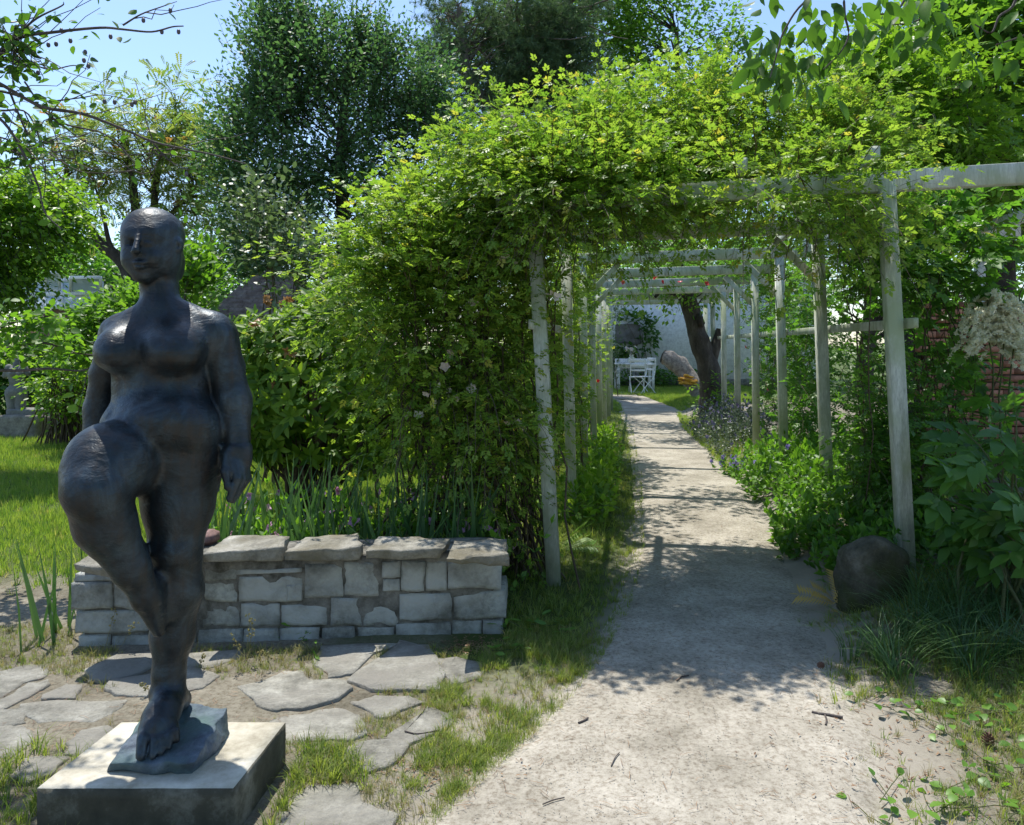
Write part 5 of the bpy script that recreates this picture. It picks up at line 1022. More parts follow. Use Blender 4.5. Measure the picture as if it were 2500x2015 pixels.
herb_bed('herb_border', 'shaded undergrowth behind the right hand posts', 'border plants', area(2.2, 6, 5.5, 10, 260, rx(1.0, 3.0)), .5, M['rose_dark'], LEAF2, .1, 420)
herb_bed('catmint_clump', 'grey-green catmint with hazy violet spikes at the foot of the far right posts', 'flowering plant', area(2.4, 3.8, 10.0, 13.5, 330, rx(-.02, .8)), .5, M['catmint'], LEAF2, .045, 330, fl=whorl(LEAF2, 10, .2), flm=M['lavfl'], flfrac=.5, flsc=.03, K=9)
bc = G(1785, 1118, .2)[:2]; herb_bed('bellflower_clump', 'small clump of violet bellflowers at the path edge', 'flowering plant', np.array(bc) + rng.normal(size=(26, 2)) * (.07, .12), .26, M['herb'], LEAF2, .05, 26, fl=PETALS, flm=M['bluefl'], flfrac=1, flsc=.035)
herb_bed('fern_verge', 'fresh green low plants along the left side of the path', 'border plants', area(.2, 1.9, 6.3, 12, 260, lambda X, Y: (X < xl(Y) - .28) & (X > xl(Y) - .75)), .34, M['willow'], LEAF2, .08, 260)
# bed behind the stone wall: iris blades, herbs, pink flowers
wl = lambda X, Y: (Y > 4.42) & (X < -.02) & ~((X < -1.9) & (Y > 5.2))
herb_bed('flower_bed', 'leafy bed with small pink flowers directly behind the stone wall', 'border plants', area(-2.0, 0.05, 4.45, 5.7, 330, wl), .52, M['herb'], LEAF2, .065, 330, fl=PETALS, flm=M['pinkfl'], flfrac=.2, flsc=.036)
p = Plant('iris_clump', 'clump of tall sword shaped iris leaves rising behind the stone wall', 'plant', (-1.1, 4.7, 0)); BL = T([(-.012, 0, 0), (.012, 0, 0), (-.011, .5, .01), (.011, .5, .01), (0, 1, .06)], [(0, 1, 3), (0, 3, 2), (2, 3, 4)])
q = np.concatenate([area(-1.95, -.9, 4.4, 5.1, 170), area(-.9, -.1, 4.4, 4.8, 90)]); D = rng.normal(size=(len(q), 3)) * (.22, .22, 0) + (0, 0, 1); p.leaves((BL[0] * [1.3, 1, 1], BL[1]), D, rng.normal(size=(len(q), 3)) * (1, 1, 0) + (0, -.5, .01), np.c_[q, np.zeros(len(q))], rng.uniform(.45, .9, len(q)))
p.build(M['sedge'], None, 260, leaf_name='blade')
p = Plant('iris_clump', 'few upright sword leaves at the left end of the stone wall', 'plant', (-2.35, 3.95, 0)); q = np.array([-2.33, 3.98]) + rng.normal(size=(16, 2)) * (.06, .1); D = rng.normal(size=(16, 3)) * (.2, .15, 0) + (0, 0, 1)
p.leaves((BL[0] * [1.5, 1, 1], BL[1]), D, rng.normal(size=(16, 3)) * (1, 1, 0) + (0, -.8, .01), np.c_[q, np.zeros(16)], rng.uniform(.35, .62, 16)); p.build(M['sedge'], None, 16, leaf_name='blade')
# cream plume on the right
pY = 5.6; p = Plant('goatsbeard', 'tall goatsbeard with drooping cream flower plumes near the right edge', 'flowering plant', (U(2430, 0, pY)[0], pY, .15)); a = U(2440, 1150, pY); 
for k in range(3): p.tube(curve(a, U(2410 + 40 * k, 720, pY), 8, 0, .01), np.linspace(.008, .004, 8), 5)
for k in range(110):
    t = rng.random(); o_ = U(2400 + 60 * rng.random(), 715 + 120 * t, pY + rng.uniform(-.1, .1)); d = np.array([rng.choice([-1, 1], p=[.45, .55]) * (.2 + .8 * t), rng.uniform(-.4, .4), .35 - .3 * rng.random()])
    p.shoots(o_[None], d[None], .10 + .16 * t, 14, whorl(LEAF2, 5, .5), .028, .9, .0018, key='floret', per=2, up=.3)
V_ = p.L; p.shoots(np.tile(a + (0, 0, .4), (20, 1)) + rng.normal(size=(20, 3)) * .15, rng.normal(size=(20, 3)) + (0, -.3, .3), .35, 5, ROSE7, .2, .4, .003)
p.build(M['darkleaf'], M['stem'], 40, mats={'floret': M['cream']}, stem_stuff=True, foliage='foliage')
# broad dark leaved plant, right foreground
dY = 4.0; p = Plant('broad_leaved_shrub', 'dark shrub with large pointed hanging leaflets at the right edge', 'shrub', (U(2480, 0, dY)[0], dY, .12)); BIG5 = pinnate(LEAFXL, 2, .5, .9, .2)
Es = [EP(2400, 1180, dY, 130, 100, .3, 1.2), EP(2460, 1060, dY + .2, 110, 90, .3, 1), EP(2490, 1300, dY - .1, 80, 110, .25, 1), EP(2390, 1310, dY + .2, 60, 40, .25, .5), EP(2380, 1080, dY + .6, 60, 70, .3, .5)]
C = ell_sample(Es, 95, .4); b = np.array([U(2520, 0, dY)[0], dY, .1])
for c in C[:34]: p.tube(curve(b + rng.normal(size=3) * (.2, .1, 0), c, 8, -.1, .01), np.linspace(.01, .003, 8), 5)
D = np.c_[-np.abs(rng.normal(.8, .5, 95)), rng.normal(-.4, .5, 95), rng.normal(-.1, .4, 95)]; p.leaves(BIG5, D, rng.normal(size=(95, 3)) * .5 + (0, -.45, .9), C, rng.uniform(.15, .28, 95)); p.build(M['darkleaf'], M['stem'], 95, leaf_name='compound_leaf', stem_stuff=True)
climber('dim green thicket filling the background at the right edge', 2450, 5.2, [EP(2440, 1180, 5.2, 110, 150, .3, 1.5), EP(2300, 1150, 5.4, 110, 150, .3, 1.5)], M['rose_dark'], 45, 5, 41, sc=.1, n_ind=0, canes=14, name='rose_thicket', base_z=.12)
# bush with arching twigs between bronze and torso
aY = 4.9; p = Plant('apple_branches', 'low apple tree branches with round leaves reaching in from the left edge above the torso', 'tree', (U(-150, 0, aY)[0], aY, 0)); tr = [trunk_mesh(p, 'trunk', [(U(-150, 0, aY)[0], aY, 0), U(-150, 1000, aY), U(-100, 880, aY)], [.07, .06, .045], M['twig'], 8)]
for pts in (((-100, 880), (20, 850), (110, 838), (175, 860), (230, 868)), ((-80, 860), (0, 800), (70, 780), (130, 770)), ((-90, 900), (40, 905), (120, 900), (200, 905), (250, 880))):
    P_ = catmull([U(x, y, aY + rng.uniform(-.15, .15)) for x, y in pts], 5); tr.append(P_); p.tube(P_, np.linspace(.012, .004, len(P_)), 5)
tr = np.concatenate(tr[1:]); sp_ = np.array([U(x, y, aY) for x, y in ((196, 985), (186, 972), (204, 1000))]); p.tube(catmull([U(215, 905, aY), U(206, 940, aY), U(196, 985, aY), U(190, 1010, aY)], 4), .003, 4)
P0 = tr[rng.integers(0, len(tr), 230)] + rng.normal(size=(230, 3)) * .05; P0 = P0[(P0[:, 2] > 1.44) & (P0[:, 2] < 1.72)]; D = rng.normal(size=P0.shape) * (1, 1, .45) + (.3, 0, .1); q8 = np.repeat(sp_, 3, 0) + rng.normal(size=(9, 3)) * .02
p.leaves(LEAFW, np.c_[rng.normal(size=9), rng.normal(size=9) * .4, rng.normal(size=9) * .6], np.tile([0, -.6, .8], (9, 1)), q8, .075, 'bright_leaf')
p.shoots(P0, D, rng.uniform(.10, .26, len(P0)), 6, LEAFW, .055, .15, .0025, up=.8); p.build(M['apple'], M['twig'], 300, mats={'bright_leaf': M['willow']}, stem_stuff=True)

# ================================================================ overhanging branches in the foreground
def path_px(pts, Y): return catmull([U(x, y, Y + d) for x, y, d in [(q + (0,))[:3] for q in pts]], 5)
gY = 3.3; p = Plant('plum_branches', 'plum tree branches with ripening fruits hanging into the sky at the upper left', 'tree', U(-60, 500, gY)); TW = []
for pts, r in (([(-60, 190), (0, 135), (50, 92), (140, 78), (245, 68), (300, 72), (370, 78), (420, 66), (448, 64)], .008), ([(-60, 120), (30, 90), (90, 45), (150, 15), (155, 5)], .006), ([(300, 62), (345, 35), (400, 15), (432, 4)], .004), ([(-60, 180), (0, 205), (100, 260), (200, 278), (300, 315), (370, 345), (440, 362), (520, 378), (600, 400)], .009),
               ([(-60, 210), (60, 240), (150, 300), (260, 330), (330, 400), (350, 420)], .006), ([(-60, 250), (10, 300), (60, 380), (95, 460), (110, 520), (150, 560)], .007), ([(20, 215), (70, 330), (130, 380), (200, 420), (290, 420), (350, 410)], .005), ([(370, 345), (400, 380), (440, 410), (475, 415)], .004),
               ([(-60, 130), (60, 150), (120, 170), (180, 160), (215, 170)], .005), ([(60, 200), (100, 245), (190, 240), (250, 232), (325, 245)], .004), ([(0, 270), (70, 280), (110, 400), (105, 500)], .005), ([(-40, 330), (30, 350), (80, 450), (70, 480)], .005), ([(-60, 420), (20, 410), (60, 430), (150, 480)], .004)):
    P_ = path_px(pts, gY + rng.uniform(-.2, .2)); TW.append(P_); p.tube(P_, np.linspace(r, r * .3, len(P_)), 6)
for k in range(120):
    Pm = TW[rng.integers(len(TW))]; a = Pm[rng.integers(0, max(2, int(len(Pm) * .55)))]; e = a + rng.normal(size=3) * (.2, .14, .12) + (.06, 0, -.04); p.tube(curve(a, e, 6, .01, .008), np.linspace(.003, .0012, 6), 3)
    if e[0] < -1.45: TW.append(curve(a, e, 6))
allp = np.concatenate([t for t in TW]); pxs = HX + allp[:, 0] / allp[:, 1] * F; wgt = np.exp(-np.clip(pxs, 0, 600) / 170) ; wgt /= wgt.sum()
LEAFP = leafn(.3, .06, .15); N = 760; ia = rng.choice(len(allp), N, p=wgt); q = allp[ia] + rng.normal(size=(N, 3)) * .02; p.leaves(LEAFP, rng.normal(size=(N, 3)) * (1, .7, .7) + (.3, 0, -.15), rng.normal(size=(N, 3)) * .6 + (0, 0, .7), q, rng.uniform(.026, .052, N))
q = np.array([U(x, y, gY) for x, y in ((345, 312), (360, 318), (384, 322), (410, 318), (300, 330), (545, 366), (560, 372), (445, 396), (428, 408), (452, 410), (470, 412), (340, 412), (322, 430), (178, 112), (215, 95), (235, 35), (190, 50), (300, 60), (290, 90), (430, 50))]); p.leaves(LEAFP, rng.normal(size=(20, 3)), np.tile([0, -.5, .8], (20, 1)), q, .042)
seg = [(118, 110), (137, 108), (172, 100), (208, 128), (205, 148), (93, 178), (216, 162), (395, 78), (416, 26), (350, 50), (436, 78), (255, 248), (280, 250), (322, 256), (330, 250), (40, 270), (90, 305), (10, 280), (455, 425), (60, 160), (150, 75), (270, 90)]
fr = MB(); 
sph = np.array([(math.cos(a) * math.sin(b_), math.sin(a) * math.sin(b_), math.cos(b_)) for b_ in np.linspace(0, np.pi, 6) for a in np.arange(8) * np.pi / 4]); sq = np.array([(k * 8 + i, k * 8 + (i + 1) % 8, (k + 1) * 8 + (i + 1) % 8, (k + 1) * 8 + i) for k in range(5) for i in range(8)])
fm = mesh('fruit', sph * (.0085, .0085, .0115), sq, smooth=True); fm.materials.append(M['fruit'])
for x, y in seg: o = bpy.data.objects.new('fruit', fm); COL.objects.link(o); o.parent = p.e; o.location = Vector(U(x, y, gY - .02).tolist()) - p.e.location
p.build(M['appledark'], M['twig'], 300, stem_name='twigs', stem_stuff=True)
aY = 2.3; p = Plant('apple_branches', 'drooping apple branches with large leaves hanging from above at the upper right', 'tree', U(2150, -150, aY)); TW = []
for pts, r in (([(2150, -150), (2080, -60), (1965, 5), (1915, 75), (1900, 120), (1880, 190)], .005), ([(2150, -150), (2070, -40), (2062, 30), (2072, 85), (2050, 130), (2010, 170)], .0045), ([(2300, -150), (2220, -20), (2190, 25), (2150, 35), (2120, 30)], .005), ([(2300, -150), (2280, 0), (2240, 50), (2170, 62)], .004),
               ([(2500, -150), (2480, 0), (2440, 40), (2420, 80), (2380, 60)], .005), ([(2150, -150), (1900, -60), (1860, -10)], .004), ([(2600, -100), (2540, 60), (2490, 90), (2430, 110)], .005)):
    P_ = path_px(pts, aY + rng.uniform(-.08, .08)); TW.append(P_); p.tube(P_, np.linspace(r, r * .35, len(P_)), 6)
cl = [(1900, 75, 10), (1880, 120, 14), (1870, 170, 16), (1915, 190, 10), (1960, 40, 10), (2010, 60, 8), (2000, 150, 10), (2060, 110, 9), (2040, 20, 9), (2100, 60, 6), (2120, 20, 8), (2180, 40, 10), (2210, 90, 9), (2250, 20, 9), (2060, 165, 5), (1870, 5, 4), (2290, 60, 5), (2400, 60, 6), (2470, 60, 8), (2440, 130, 5), (2490, 150, 4), (2310, 10, 5), (1850, -10, 3)]
q = np.concatenate([U(x, y, aY)[None] + rng.normal(size=(n_, 3)) * (.03, .06, .03) for x, y, n_ in cl]); N = len(q)
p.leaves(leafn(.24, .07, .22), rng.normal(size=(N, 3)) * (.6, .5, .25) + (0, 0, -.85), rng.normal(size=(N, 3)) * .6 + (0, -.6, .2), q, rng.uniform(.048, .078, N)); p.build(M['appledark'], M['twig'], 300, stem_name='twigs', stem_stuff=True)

# ================================================================ unseen tree and hedge, added behind the viewer to block sky light
for lb, bx, by, Es in (('tall unseen tree added behind the viewer on the right to block sky light', 3.4, -3.2, [((2.6, -3., 5.2), (2.6, 2.2, 1.6)), ((4.4, -3.4, 3.4), (1.6, 1.4, 1.6)), ((1.2, -2.2, 5.6), (1.4, 1.2, .9))]),):
    tree('sky_block_tree', lb, (bx, by, 0), [(bx, by, -.05), (bx + .2, by, 2.), (bx - .3, by, 4.5)], [.18, .14, .05], [(np.array(c), np.array(r)) for c, r in Es], 260, 7, .5, LEAF2, .13, M['oak'], 'bark', 'unseen trees added behind the viewer', K=5, seed=30)
shrub('sky_block_hedge', 'dense unseen green hedge added behind the viewer to block sky light', 1250, 3., [(np.array([x, -5.2, 1.3]), np.array([1.4, .6, 1.4])) for x in (-7, -4.6, -2.2, .2, 2.6, 5, 7.4)], M['rose_dark'], 420, 5, .3, LEAF2, .17, seed=31, gap=0, nst=0, K=4)

# ================================================================ grass
def stuff_scatter(name, tps, q, hs, mat, label, cat='grass', zoff=0., lean=.15):
    mb_V, mb_F, mb_R = [], [], []; n = 0; k = rng.integers(0, len(tps), len(q)); z = gh(q[:, 0], q[:, 1]) + zoff
    z = np.where((q[:, 0] > xl(q[:, 1])) & (q[:, 0] < xr(q[:, 1])) & (q[:, 1] < 22), .01, z)
    for i, tp in enumerate(tps):
        s_ = k == i; P = np.c_[q[s_], z[s_]]; N = len(P); a = rng.random(N) * 6.283; up = np.c_[rng.normal(0, lean, (N, 2)), np.ones(N)]; up = nrm(up); x = nrm(np.cross(np.c_[-np.sin(a), np.cos(a), 0 * a], up)); y = np.cross(up, x)
        V, Q, R_ = scatter(tp, np.stack([x, y, up], 1), P, hs[s_], rng.random(N)); V = V.reshape(-1, 3); mb_V.append(V); mb_F.append(Q + n); mb_R.append(R_); n += len(V)
    o = link(name, mesh(name, np.concatenate(mb_V), np.concatenate(mb_F), np.concatenate(mb_R)), None, mat); tag(o, label, cat, None, 'stuff'); return o
TS = [grass_tuft(9, .7, .5, .07, 1, s_) for s_ in range(6)]; TM = [grass_tuft(9, .6, .8, .045, 2, 10 + s_) for s_ in range(6)]; TLg = [grass_tuft(26, .35, 1.1, .014, 5, 20 + s_) for s_ in range(5)]
def cand(x0, x1, y0, y1, N): return np.c_[rng.uniform(x0, x1, N), rng.uniform(y0, y1, N)]
inpath = lambda q: (q[:, 0] > xl(q[:, 1]) + .02) & (q[:, 0] < xr(q[:, 1]) - .02) & (q[:, 1] < 22.5)
def notblock(q): X, Y = q.T; return ~((X > -1.5) & (X < -.76) & (Y > 2.3) & (Y < 2.82)) & ~((X > -2.2) & (X < -.03) & (Y > 3.83) & (Y < 4.33)) & ~in_flag(X, Y, -.06) & ~inpath(q)
# lawn
q = cand(-9, -1.0, 4.3, 16, 46000); q = q[(lawniness(q[:, 0], q[:, 1]) > rng.random(len(q)) * .55) & notblock(q)]; q = q[rng.random(len(q)) < np.clip(9 / q[:, 1], .35, 1)]
px = HX + q[:, 0] / q[:, 1] * F; q = q[(px > -60) & (px < 1500)]; stuff_scatter('lawn_grass', TS, q, rng.uniform(.045, .10, len(q)) * (1 + .03 * q[:, 1]), M['lawn'], 'sunlit lawn of short bright green grass on the left')
q = cand(-4, 1.0, 6, 16, 6000); q = q[notblock(q) & (q[:, 0] < xl(q[:, 1]) - .3)]; stuff_scatter('rough_grass', TS, q, rng.uniform(.06, .14, len(q)), M['lawn'], 'rougher grass behind the roses and bushes')
# strip left of the path
q = cand(-.3, 2.6, 3.5, 20, 26000); d = xl(q[:, 1]) - q[:, 0]; q = q[(d > -.1 + .1 * fbm(q, 5, 2)) & (d < .2 + .75 * sstep((q[:, 1] - 3.4) / 1.) ) & notblock(q) & (rng.random(len(q)) < np.clip(7 / q[:, 1], .3, 1))]; d = xl(q[:, 1]) - q[:, 0]
stuff_scatter('path_verge_grass', TM, q, rng.uniform(.05, .13, len(q)) * (.6 + .5 * np.clip(d, 0, 1)), M['grass'], 'soft green grass along the left edge of the path')
q = cand(1.4, 3.6, 9, 20, 8000); d = q[:, 0] - xr(q[:, 1]); q = q[(d > -.05) & (d < .7)]; stuff_scatter('path_verge_grass', TS, q, rng.uniform(.05, .12, len(q)), M['lawn'], 'green grass on the right edge of the far path')
# far lawn round the table
q = cand(-3, 8, 17.5, 27, 24000); inb = (np.abs(q[:, 1] - 24.4) < .75) & (q[:, 0] < 2.6); q = q[~inb & ~inpath(q)]; px = HX + q[:, 0] / q[:, 1] * F; q = q[(px > 1400) & (px < 1850)]; stuff_scatter('far_grass', TS, q, rng.uniform(.08, .15, len(q)), M['lawn'], 'grass in front of the white wall around the garden table')
# patchy grass near the flagstones and on the verge
nz = lambda q, s_, sd: fbm(q, s_, sd)
q = cand(-3.6, .7, 2.0, 4.1, 26000); q = q[notblock(q)]; near_edge = in_flag(q[:, 0], q[:, 1], .22); g = nz(q, 2.2, 12); keep = rng.random(len(q)) < .95 * sstep((g - .34) / .22) * np.where(near_edge, 1, .75); q = q[keep]
px = HX + q[:, 0] / q[:, 1] * F; q = q[px > -60]
w2 = rng.random(len(q)) < .4; stuff_scatter('patchy_grass', TM, q[~w2], rng.uniform(.015, .05, (~w2).sum()), M['grass'], 'patchy grass growing between the flagstones'); stuff_scatter('dry_grass', TM, q[w2], rng.uniform(.025, .07, w2.sum()), M['drygrass'], 'dry straw coloured grass between the flagstones')
q = np.concatenate([cand(-.35, .65, 2.6, 3.6, 3600), cand(-.15, .6, 3.3, 4.2, 2400), cand(-.25, .15, 2.3, 3.0, 900)]); q = q[notblock(q) & (nz(q, 3, 15) > .42) & (xl(q[:, 1]) - q[:, 0] > .02 * 0)]; stuff_scatter('verge_grass', TM, q, rng.uniform(.02, .075, len(q)), M['grass'], 'sunny yellowish grass where the flagstones meet the path')
# around the plinth
q = np.concatenate([cand(-.78, -.5, 2.2, 2.9, 420), cand(-2.2, -1.45, 2.2, 2.9, 500), cand(-1.7, -.6, 2.1, 2.3, 120)]); q = q[notblock(q)]; stuff_scatter('plinth_grass', TM, q, rng.uniform(.04, .11, len(q)), M['grass'], 'grass tufts round the foot of the statue plinth')
# right verge
q = cand(.9, 3.0, 2.0, 4.6, 17000); d = q[:, 0] - xr(q[:, 1]); q = q[(d > -.12) & (rng.random(len(q)) < sstep((nz(q, 3., 18) + .22 * np.clip(d, 0, 1) - .36) / .25) * np.clip(.15 + d * 1.2, .1, .9))]; q = q[~inpath(q) | (rng.random(len(q)) < .2)]
w2 = rng.random(len(q)) < .35; stuff_scatter('right_verge_grass', TM, q[~w2], rng.uniform(.03, .09, (~w2).sum()), M['grass'], 'sparse green grass along the right edge of the path'); stuff_scatter('right_dry_grass', TM, q[w2], rng.uniform(.03, .07, w2.sum()), M['drygrass'], 'dry grass and straw along the right edge of the path')
def gpx(pts, z=.05): return np.array([G(x, y, z)[:2] for x, y in pts])
q = gpx([(2110, 1590), (2180, 1600), (2230, 1570), (2290, 1545), (2330, 1600), (2390, 1580), (2440, 1620), (2500, 1590), (2480, 1530), (2400, 1520), (2260, 1510), (2150, 1620), (2330, 1530), (2530, 1560), (2210, 1620), (2450, 1560), (2360, 1550), (2300, 1500), (2510, 1500), (2420, 1480), (2560, 1620), (2280, 1590), (2370, 1640), (2270, 1560)])
for k, c in enumerate(q):
    pass
qq = np.repeat(q, 2, 0) + rng.normal(size=(48, 2)) * .05; stuff_scatter('long_grass', TLg, qq, rng.uniform(.30, .48, len(qq)), M['sedge'], 'long arching blue-green grass in front of the mossy stone', lean=.1)
# ivy and seedlings at the lower right
def leafy_ground(name, label, pxpts, n_, sc, tp, mat, spread=.09, h=.05):
    q = gpx(pxpts, .03); p = Plant(name, label, 'ground plant', (*q.mean(0), 0)); qq = np.repeat(q, n_, 0) + rng.normal(size=(len(q) * n_, 2)) * spread; z = gh(qq[:, 0], qq[:, 1]) + rng.uniform(.012, h, len(qq)); P = np.c_[qq, z]
    for a in range(0, len(P) - 1, 3): p.tube(curve(P[a] - (0, 0, .01), P[a + 1] - (0, 0, .01), 5, .0, .004), .0018, 3)
    p.leaves(tp, np.c_[rng.normal(size=(len(P), 2)), rng.normal(0, .2, len(P))], rng.normal(size=(len(P), 3)) * .3 + (0, -.15, 1), P, rng.uniform(.7, 1.2, len(P)) * sc); return p.build(mat, M['stem'], 300, stem_stuff=True)
leafy_ground('ivy_runner', 'trailing ivy with pale green leaves over the litter in the lower right corner', [(2180, 1930), (2260, 1960), (2300, 1990), (2340, 1950), (2430, 1980), (2470, 1930), (2480, 1880), (2420, 1850), (2460, 1800), (2380, 1780), (2340, 1740), (2440, 1740), (2490, 1760), (2300, 1720), (2200, 1725), (2450, 1690)], 7, .042, LEAFW, M['herb'])
leafy_ground('clover_patch', 'small yellow-green clover patch at the right edge', [(2440, 1630), (2480, 1650), (2490, 1610), (2450, 1600), (2500, 1680)], 18, .018, LEAFW, M['willow'], .05)
leafy_ground('broad_weeds', 'broad leaved weeds in the grass beside the wall end', [(1225, 1540), (1290, 1540), (1340, 1530), (1380, 1535), (1270, 1580), (1210, 1600)], 5, .06, LEAFL, M['herb'], .04, .09)
leafy_ground('wall_weeds', 'small weeds sprouting at the foot of the stone wall', [(690, 1545), (700, 1530), (755, 1560), (760, 1600), (745, 1540)], 5, .045, LEAFL, M['herb'], .02, .10)
# withered fern beside the boulder
p = Plant('withered_fern', 'yellow and brown withered fern fronds beside the mossy stone', 'fern', (*G(2030, 1470, .05)[:2], .03)); FR = pinnate(LEAF2, 12, .14, 1.35, .1, True); b = G(2035, 1480, .05); FR = pinnate(T([(0, 0, 0), (.09, .4, 0), (0, 1, -.1), (-.09, .4, 0)], [(0, 1, 2), (0, 2, 3)]), 12, .2, 1.25, .1, True)
p.leaves((FR[0] + np.c_[np.zeros((len(FR[0]), 2)), -.45 * FR[0][:, 1] ** 2], FR[1]), np.array([(-.6, -.5, .9), (.5, -.3, .9), (-.1, -.8, .7), (.2, .2, 1), (-.8, .1, .5), (.4, -.7, .2), (0, -1, .1)]), np.tile([0, -.4, .6], (7, 1)), np.tile(b, (7, 1)) + rng.normal(size=(7, 3)) * .02, rng.uniform(.14, .22, 7)); p.build(M['fern'], None, 7, leaf_name='frond')
p = Plant('green_fern', 'green fern fronds on the verge beside the front left post', 'fern', (*G(1400, 1330, .0)[:2], .0)); b = G(1370, 1350, 0)
p.leaves((FR[0] + np.c_[np.zeros((len(FR[0]), 2)), -.45 * FR[0][:, 1] ** 2], FR[1]), np.array([(1, -.2, .7), (.8, .3, .9), (.2, -.4, 1), (-.3, -.3, 1), (.9, -.6, .4)]), np.tile([0, -.3, .8], (5, 1)), np.tile(b, (5, 1)), rng.uniform(.25, .36, 5)); p.build(M['willow'], None, 5, leaf_name='frond')

# ================================================================ litter, twigs, cones
def litter(name, label, q, L0, L1, mat, w_=.0016):
    N = len(q); a = rng.random(N) * 6.283; L = rng.uniform(L0, L1, N); z = np.where(inpath(q), .018, gh(q[:, 0], q[:, 1]) + .004); d = np.c_[np.cos(a), np.sin(a)]; nn = np.c_[-d[:, 1], d[:, 0]]; bow = rng.normal(0, .12, N)[:, None] * L[:, None]
    P = [q, q + d * L[:, None] * .5 + nn * bow, q + d * L[:, None]]; V = np.stack([np.c_[p_ + s_ * nn * w_, z + zz] for p_, zz in zip(P, (.0, .003, .001)) for s_ in (-1, 1)], 1); idx = np.arange(N)[:, None] * 6
    Q = np.concatenate([idx + np.array([0, 1, 3, 2]), idx + np.array([2, 3, 5, 4])]); o = link(name, mesh(name, V.reshape(-1, 3), Q, np.repeat(rng.random(N), 6)), None, mat); tag(o, label, 'litter', None, 'stuff')
q = cand(-3.2, 3.0, 2.0, 6.5, 9500); edge = np.minimum(np.abs(q[:, 0] - xl(q[:, 1])), np.abs(q[:, 0] - xr(q[:, 1]))); q = q[(rng.random(len(q)) < np.where(inpath(q), .2 + .7 * np.exp(-edge / .15), .9)) & ~in_flag(q[:, 0], q[:, 1], -.3)]
litter('needle_litter', 'fallen brown pine needles and stalks scattered over path and soil', q, .015, .055, M['deadleaf'], .0009)
q = cand(-3.0, 3.0, 2.0, 8, 14000); litter('grit', 'fine dark crumbs and grit scattered over the sandy path', q[inpath(q)], .003, .009, M['mortar'], .0014)
q = np.concatenate([gpx([(1150, 1580)], .0) + rng.normal(size=(260, 2)) * (.09, .05), gpx([(1080, 1880)], .0) + rng.normal(size=(150, 2)) * (.12, .06), gpx([(2150, 1700)]) + rng.normal(size=(70, 2)) * .14, gpx([(2300, 1850)]) + rng.normal(size=(220, 2)) * .25]); litter('leaf_litter', 'reddish brown dead leaves lying at the wall foot and verges', q, .008, .022, M['deadleaf'], .0025)
def twig(label, pts, r, forks=()):
    t = thing('fallen_twig', label, 'twig', (*G(*pts[0], .01)[:2], .01), 'twigs lying on the path'); mb = MB(); mb.add(*tubes(catmull([G(x, y, .014) + (0, 0, rng.uniform(-.001, .002)) for x, y in pts], 4), r, 5)); mb.build('stick', M['twig'], t, True)
    for f in forks: mb = MB(); mb.add(*tubes(catmull([G(x, y, .015) for x, y in f], 4), r * .6, 5)); mb.build('side_twig', M['twig'], t, True)
twig('dark forked twig on the right part of the path', [(1982, 1738), (2000, 1742), (2016, 1745), (2058, 1752)], .006, [[(2014, 1745), (2018, 1758), (2016, 1770)]])
twig('thin twig with a pale end in the middle of the path', [(1652, 1662), (1664, 1652), (1682, 1650)], .003, [[(1668, 1652), (1672, 1648)]])
twig('short dark twig at the left side of the path', [(1412, 1765), (1424, 1760), (1436, 1754)], .004)
twig('thin curved twig near the bottom of the path', [(1325, 1965), (1350, 1955), (1378, 1948)], .0022); twig('slim twig lying on a grey flagstone', [(988, 1786), (1020, 1792), (1072, 1784)], .003)
twig('pale bent stalk below the middle of the path', [(1492, 1870), (1502, 1850), (1512, 1838)], .002)
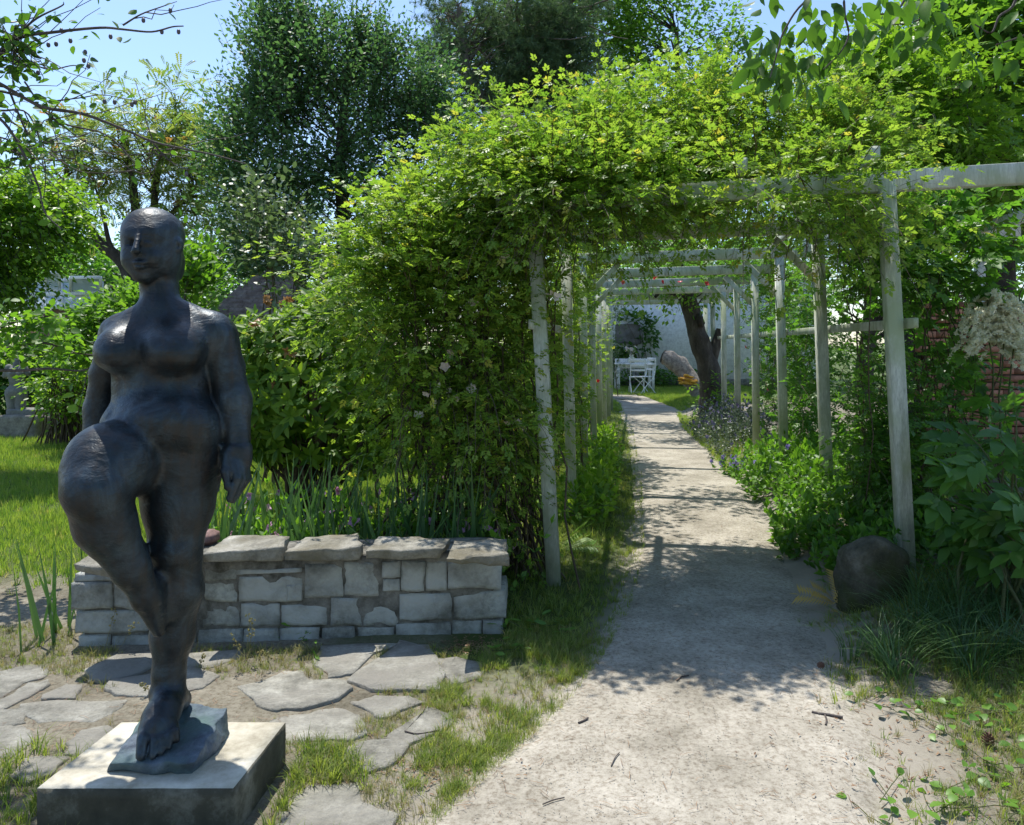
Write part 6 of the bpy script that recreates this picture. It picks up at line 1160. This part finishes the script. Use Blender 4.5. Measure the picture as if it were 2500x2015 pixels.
def cone_obj(label, px, py, s, lie):
    c = G(px, py, .03); t = thing('pine_cone', label, 'pine cone', (*c[:2], float(gh(c[0], c[1])))); c[2] = float(np.where(inpath(c[None, :2])[0], .015, gh(c[0], c[1]))) + s * .5; L = []
    sc_ = T([(-.35, 0, 0), (.35, 0, 0), (.42, .8, .12), (0, 1, .2), (-.42, .8, .12), (0, .5, -.12)], [(0, 1, 5), (1, 2, 5), (2, 3, 5), (3, 4, 5), (4, 0, 5)]); ax = nrm(np.array(lie, float)); x_ = nrm(np.cross(ax, (0, 1., .2))); z_ = np.cross(x_, ax)
    me = mesh('scale', sc_[0], sc_[1], np.zeros(6)); me.materials.append(M['cone'])
    for k in range(44):
        u = k / 43; a = k * 2.399; rad = s * .45 * math.sin(math.pi * (.12 + .8 * u)) ** .7; dr = x_ * math.cos(a) + z_ * math.sin(a); d = nrm(dr + ax * (.9 * u - .1)); P = c + ax * s * (u - .5) + dr * rad * .45
        fr_ = frames(d[None], ax[None])[0]; o = bpy.data.objects.new('scale', me); COL.objects.link(o); o.parent = t; A = Matrix((fr_ * (rad * .62 + .004)).T.tolist()).to_4x4(); A.translation = Vector(P.tolist()) - t.location; o.matrix_local = A
cone_obj('brown open pine cone among the ivy in the lower right corner', 2412, 1812, .048, (.2, .3, 1)); cone_obj('small dark cone lying at the right edge of the path', 2003, 1624, .028, (1, .2, .1))
# seed heads in front of the wall
p = Plant('seeding_grass', 'thin grass stalks with pale seed heads in front of the stone wall', 'grass', (-1.5, 3.4, 0)); SEED = whorl(LEAF2, 6, 1.1)
for x, y, tx, ty in ((255, 1580, 277, 1490), (235, 1560, 255, 1530), (285, 1590, 330, 1520), (580, 1640, 570, 1555), (600, 1620, 606, 1500), (600, 1620, 615, 1515), (640, 1660, 625, 1600), (480, 1640, 495, 1600), (660, 1640, 640, 1590), (365, 1700, 345, 1670)):
    a = G(x, y, 0); e = U(tx, ty, a[1] - .03); P_ = curve(a, e, 8, 0, .003, (.01, 0, .01)); p.tube(P_, .0012, 3); s_ = P_[4:]; s_ = np.repeat(s_, 3, 0) + rng.normal(size=(len(s_) * 3, 3)) * .005; p.leaves(SEED, np.tile([0., 0, 1], (len(s_), 1)) + rng.normal(size=s_.shape) * .6, rng.normal(size=s_.shape), s_, .012, 'seed_head')
p.build(M['drygrass'], M['drygrass'], 0, 'seeds', 'stalks', mats={'seed_head': M['drygrass']}, stem_stuff=True)
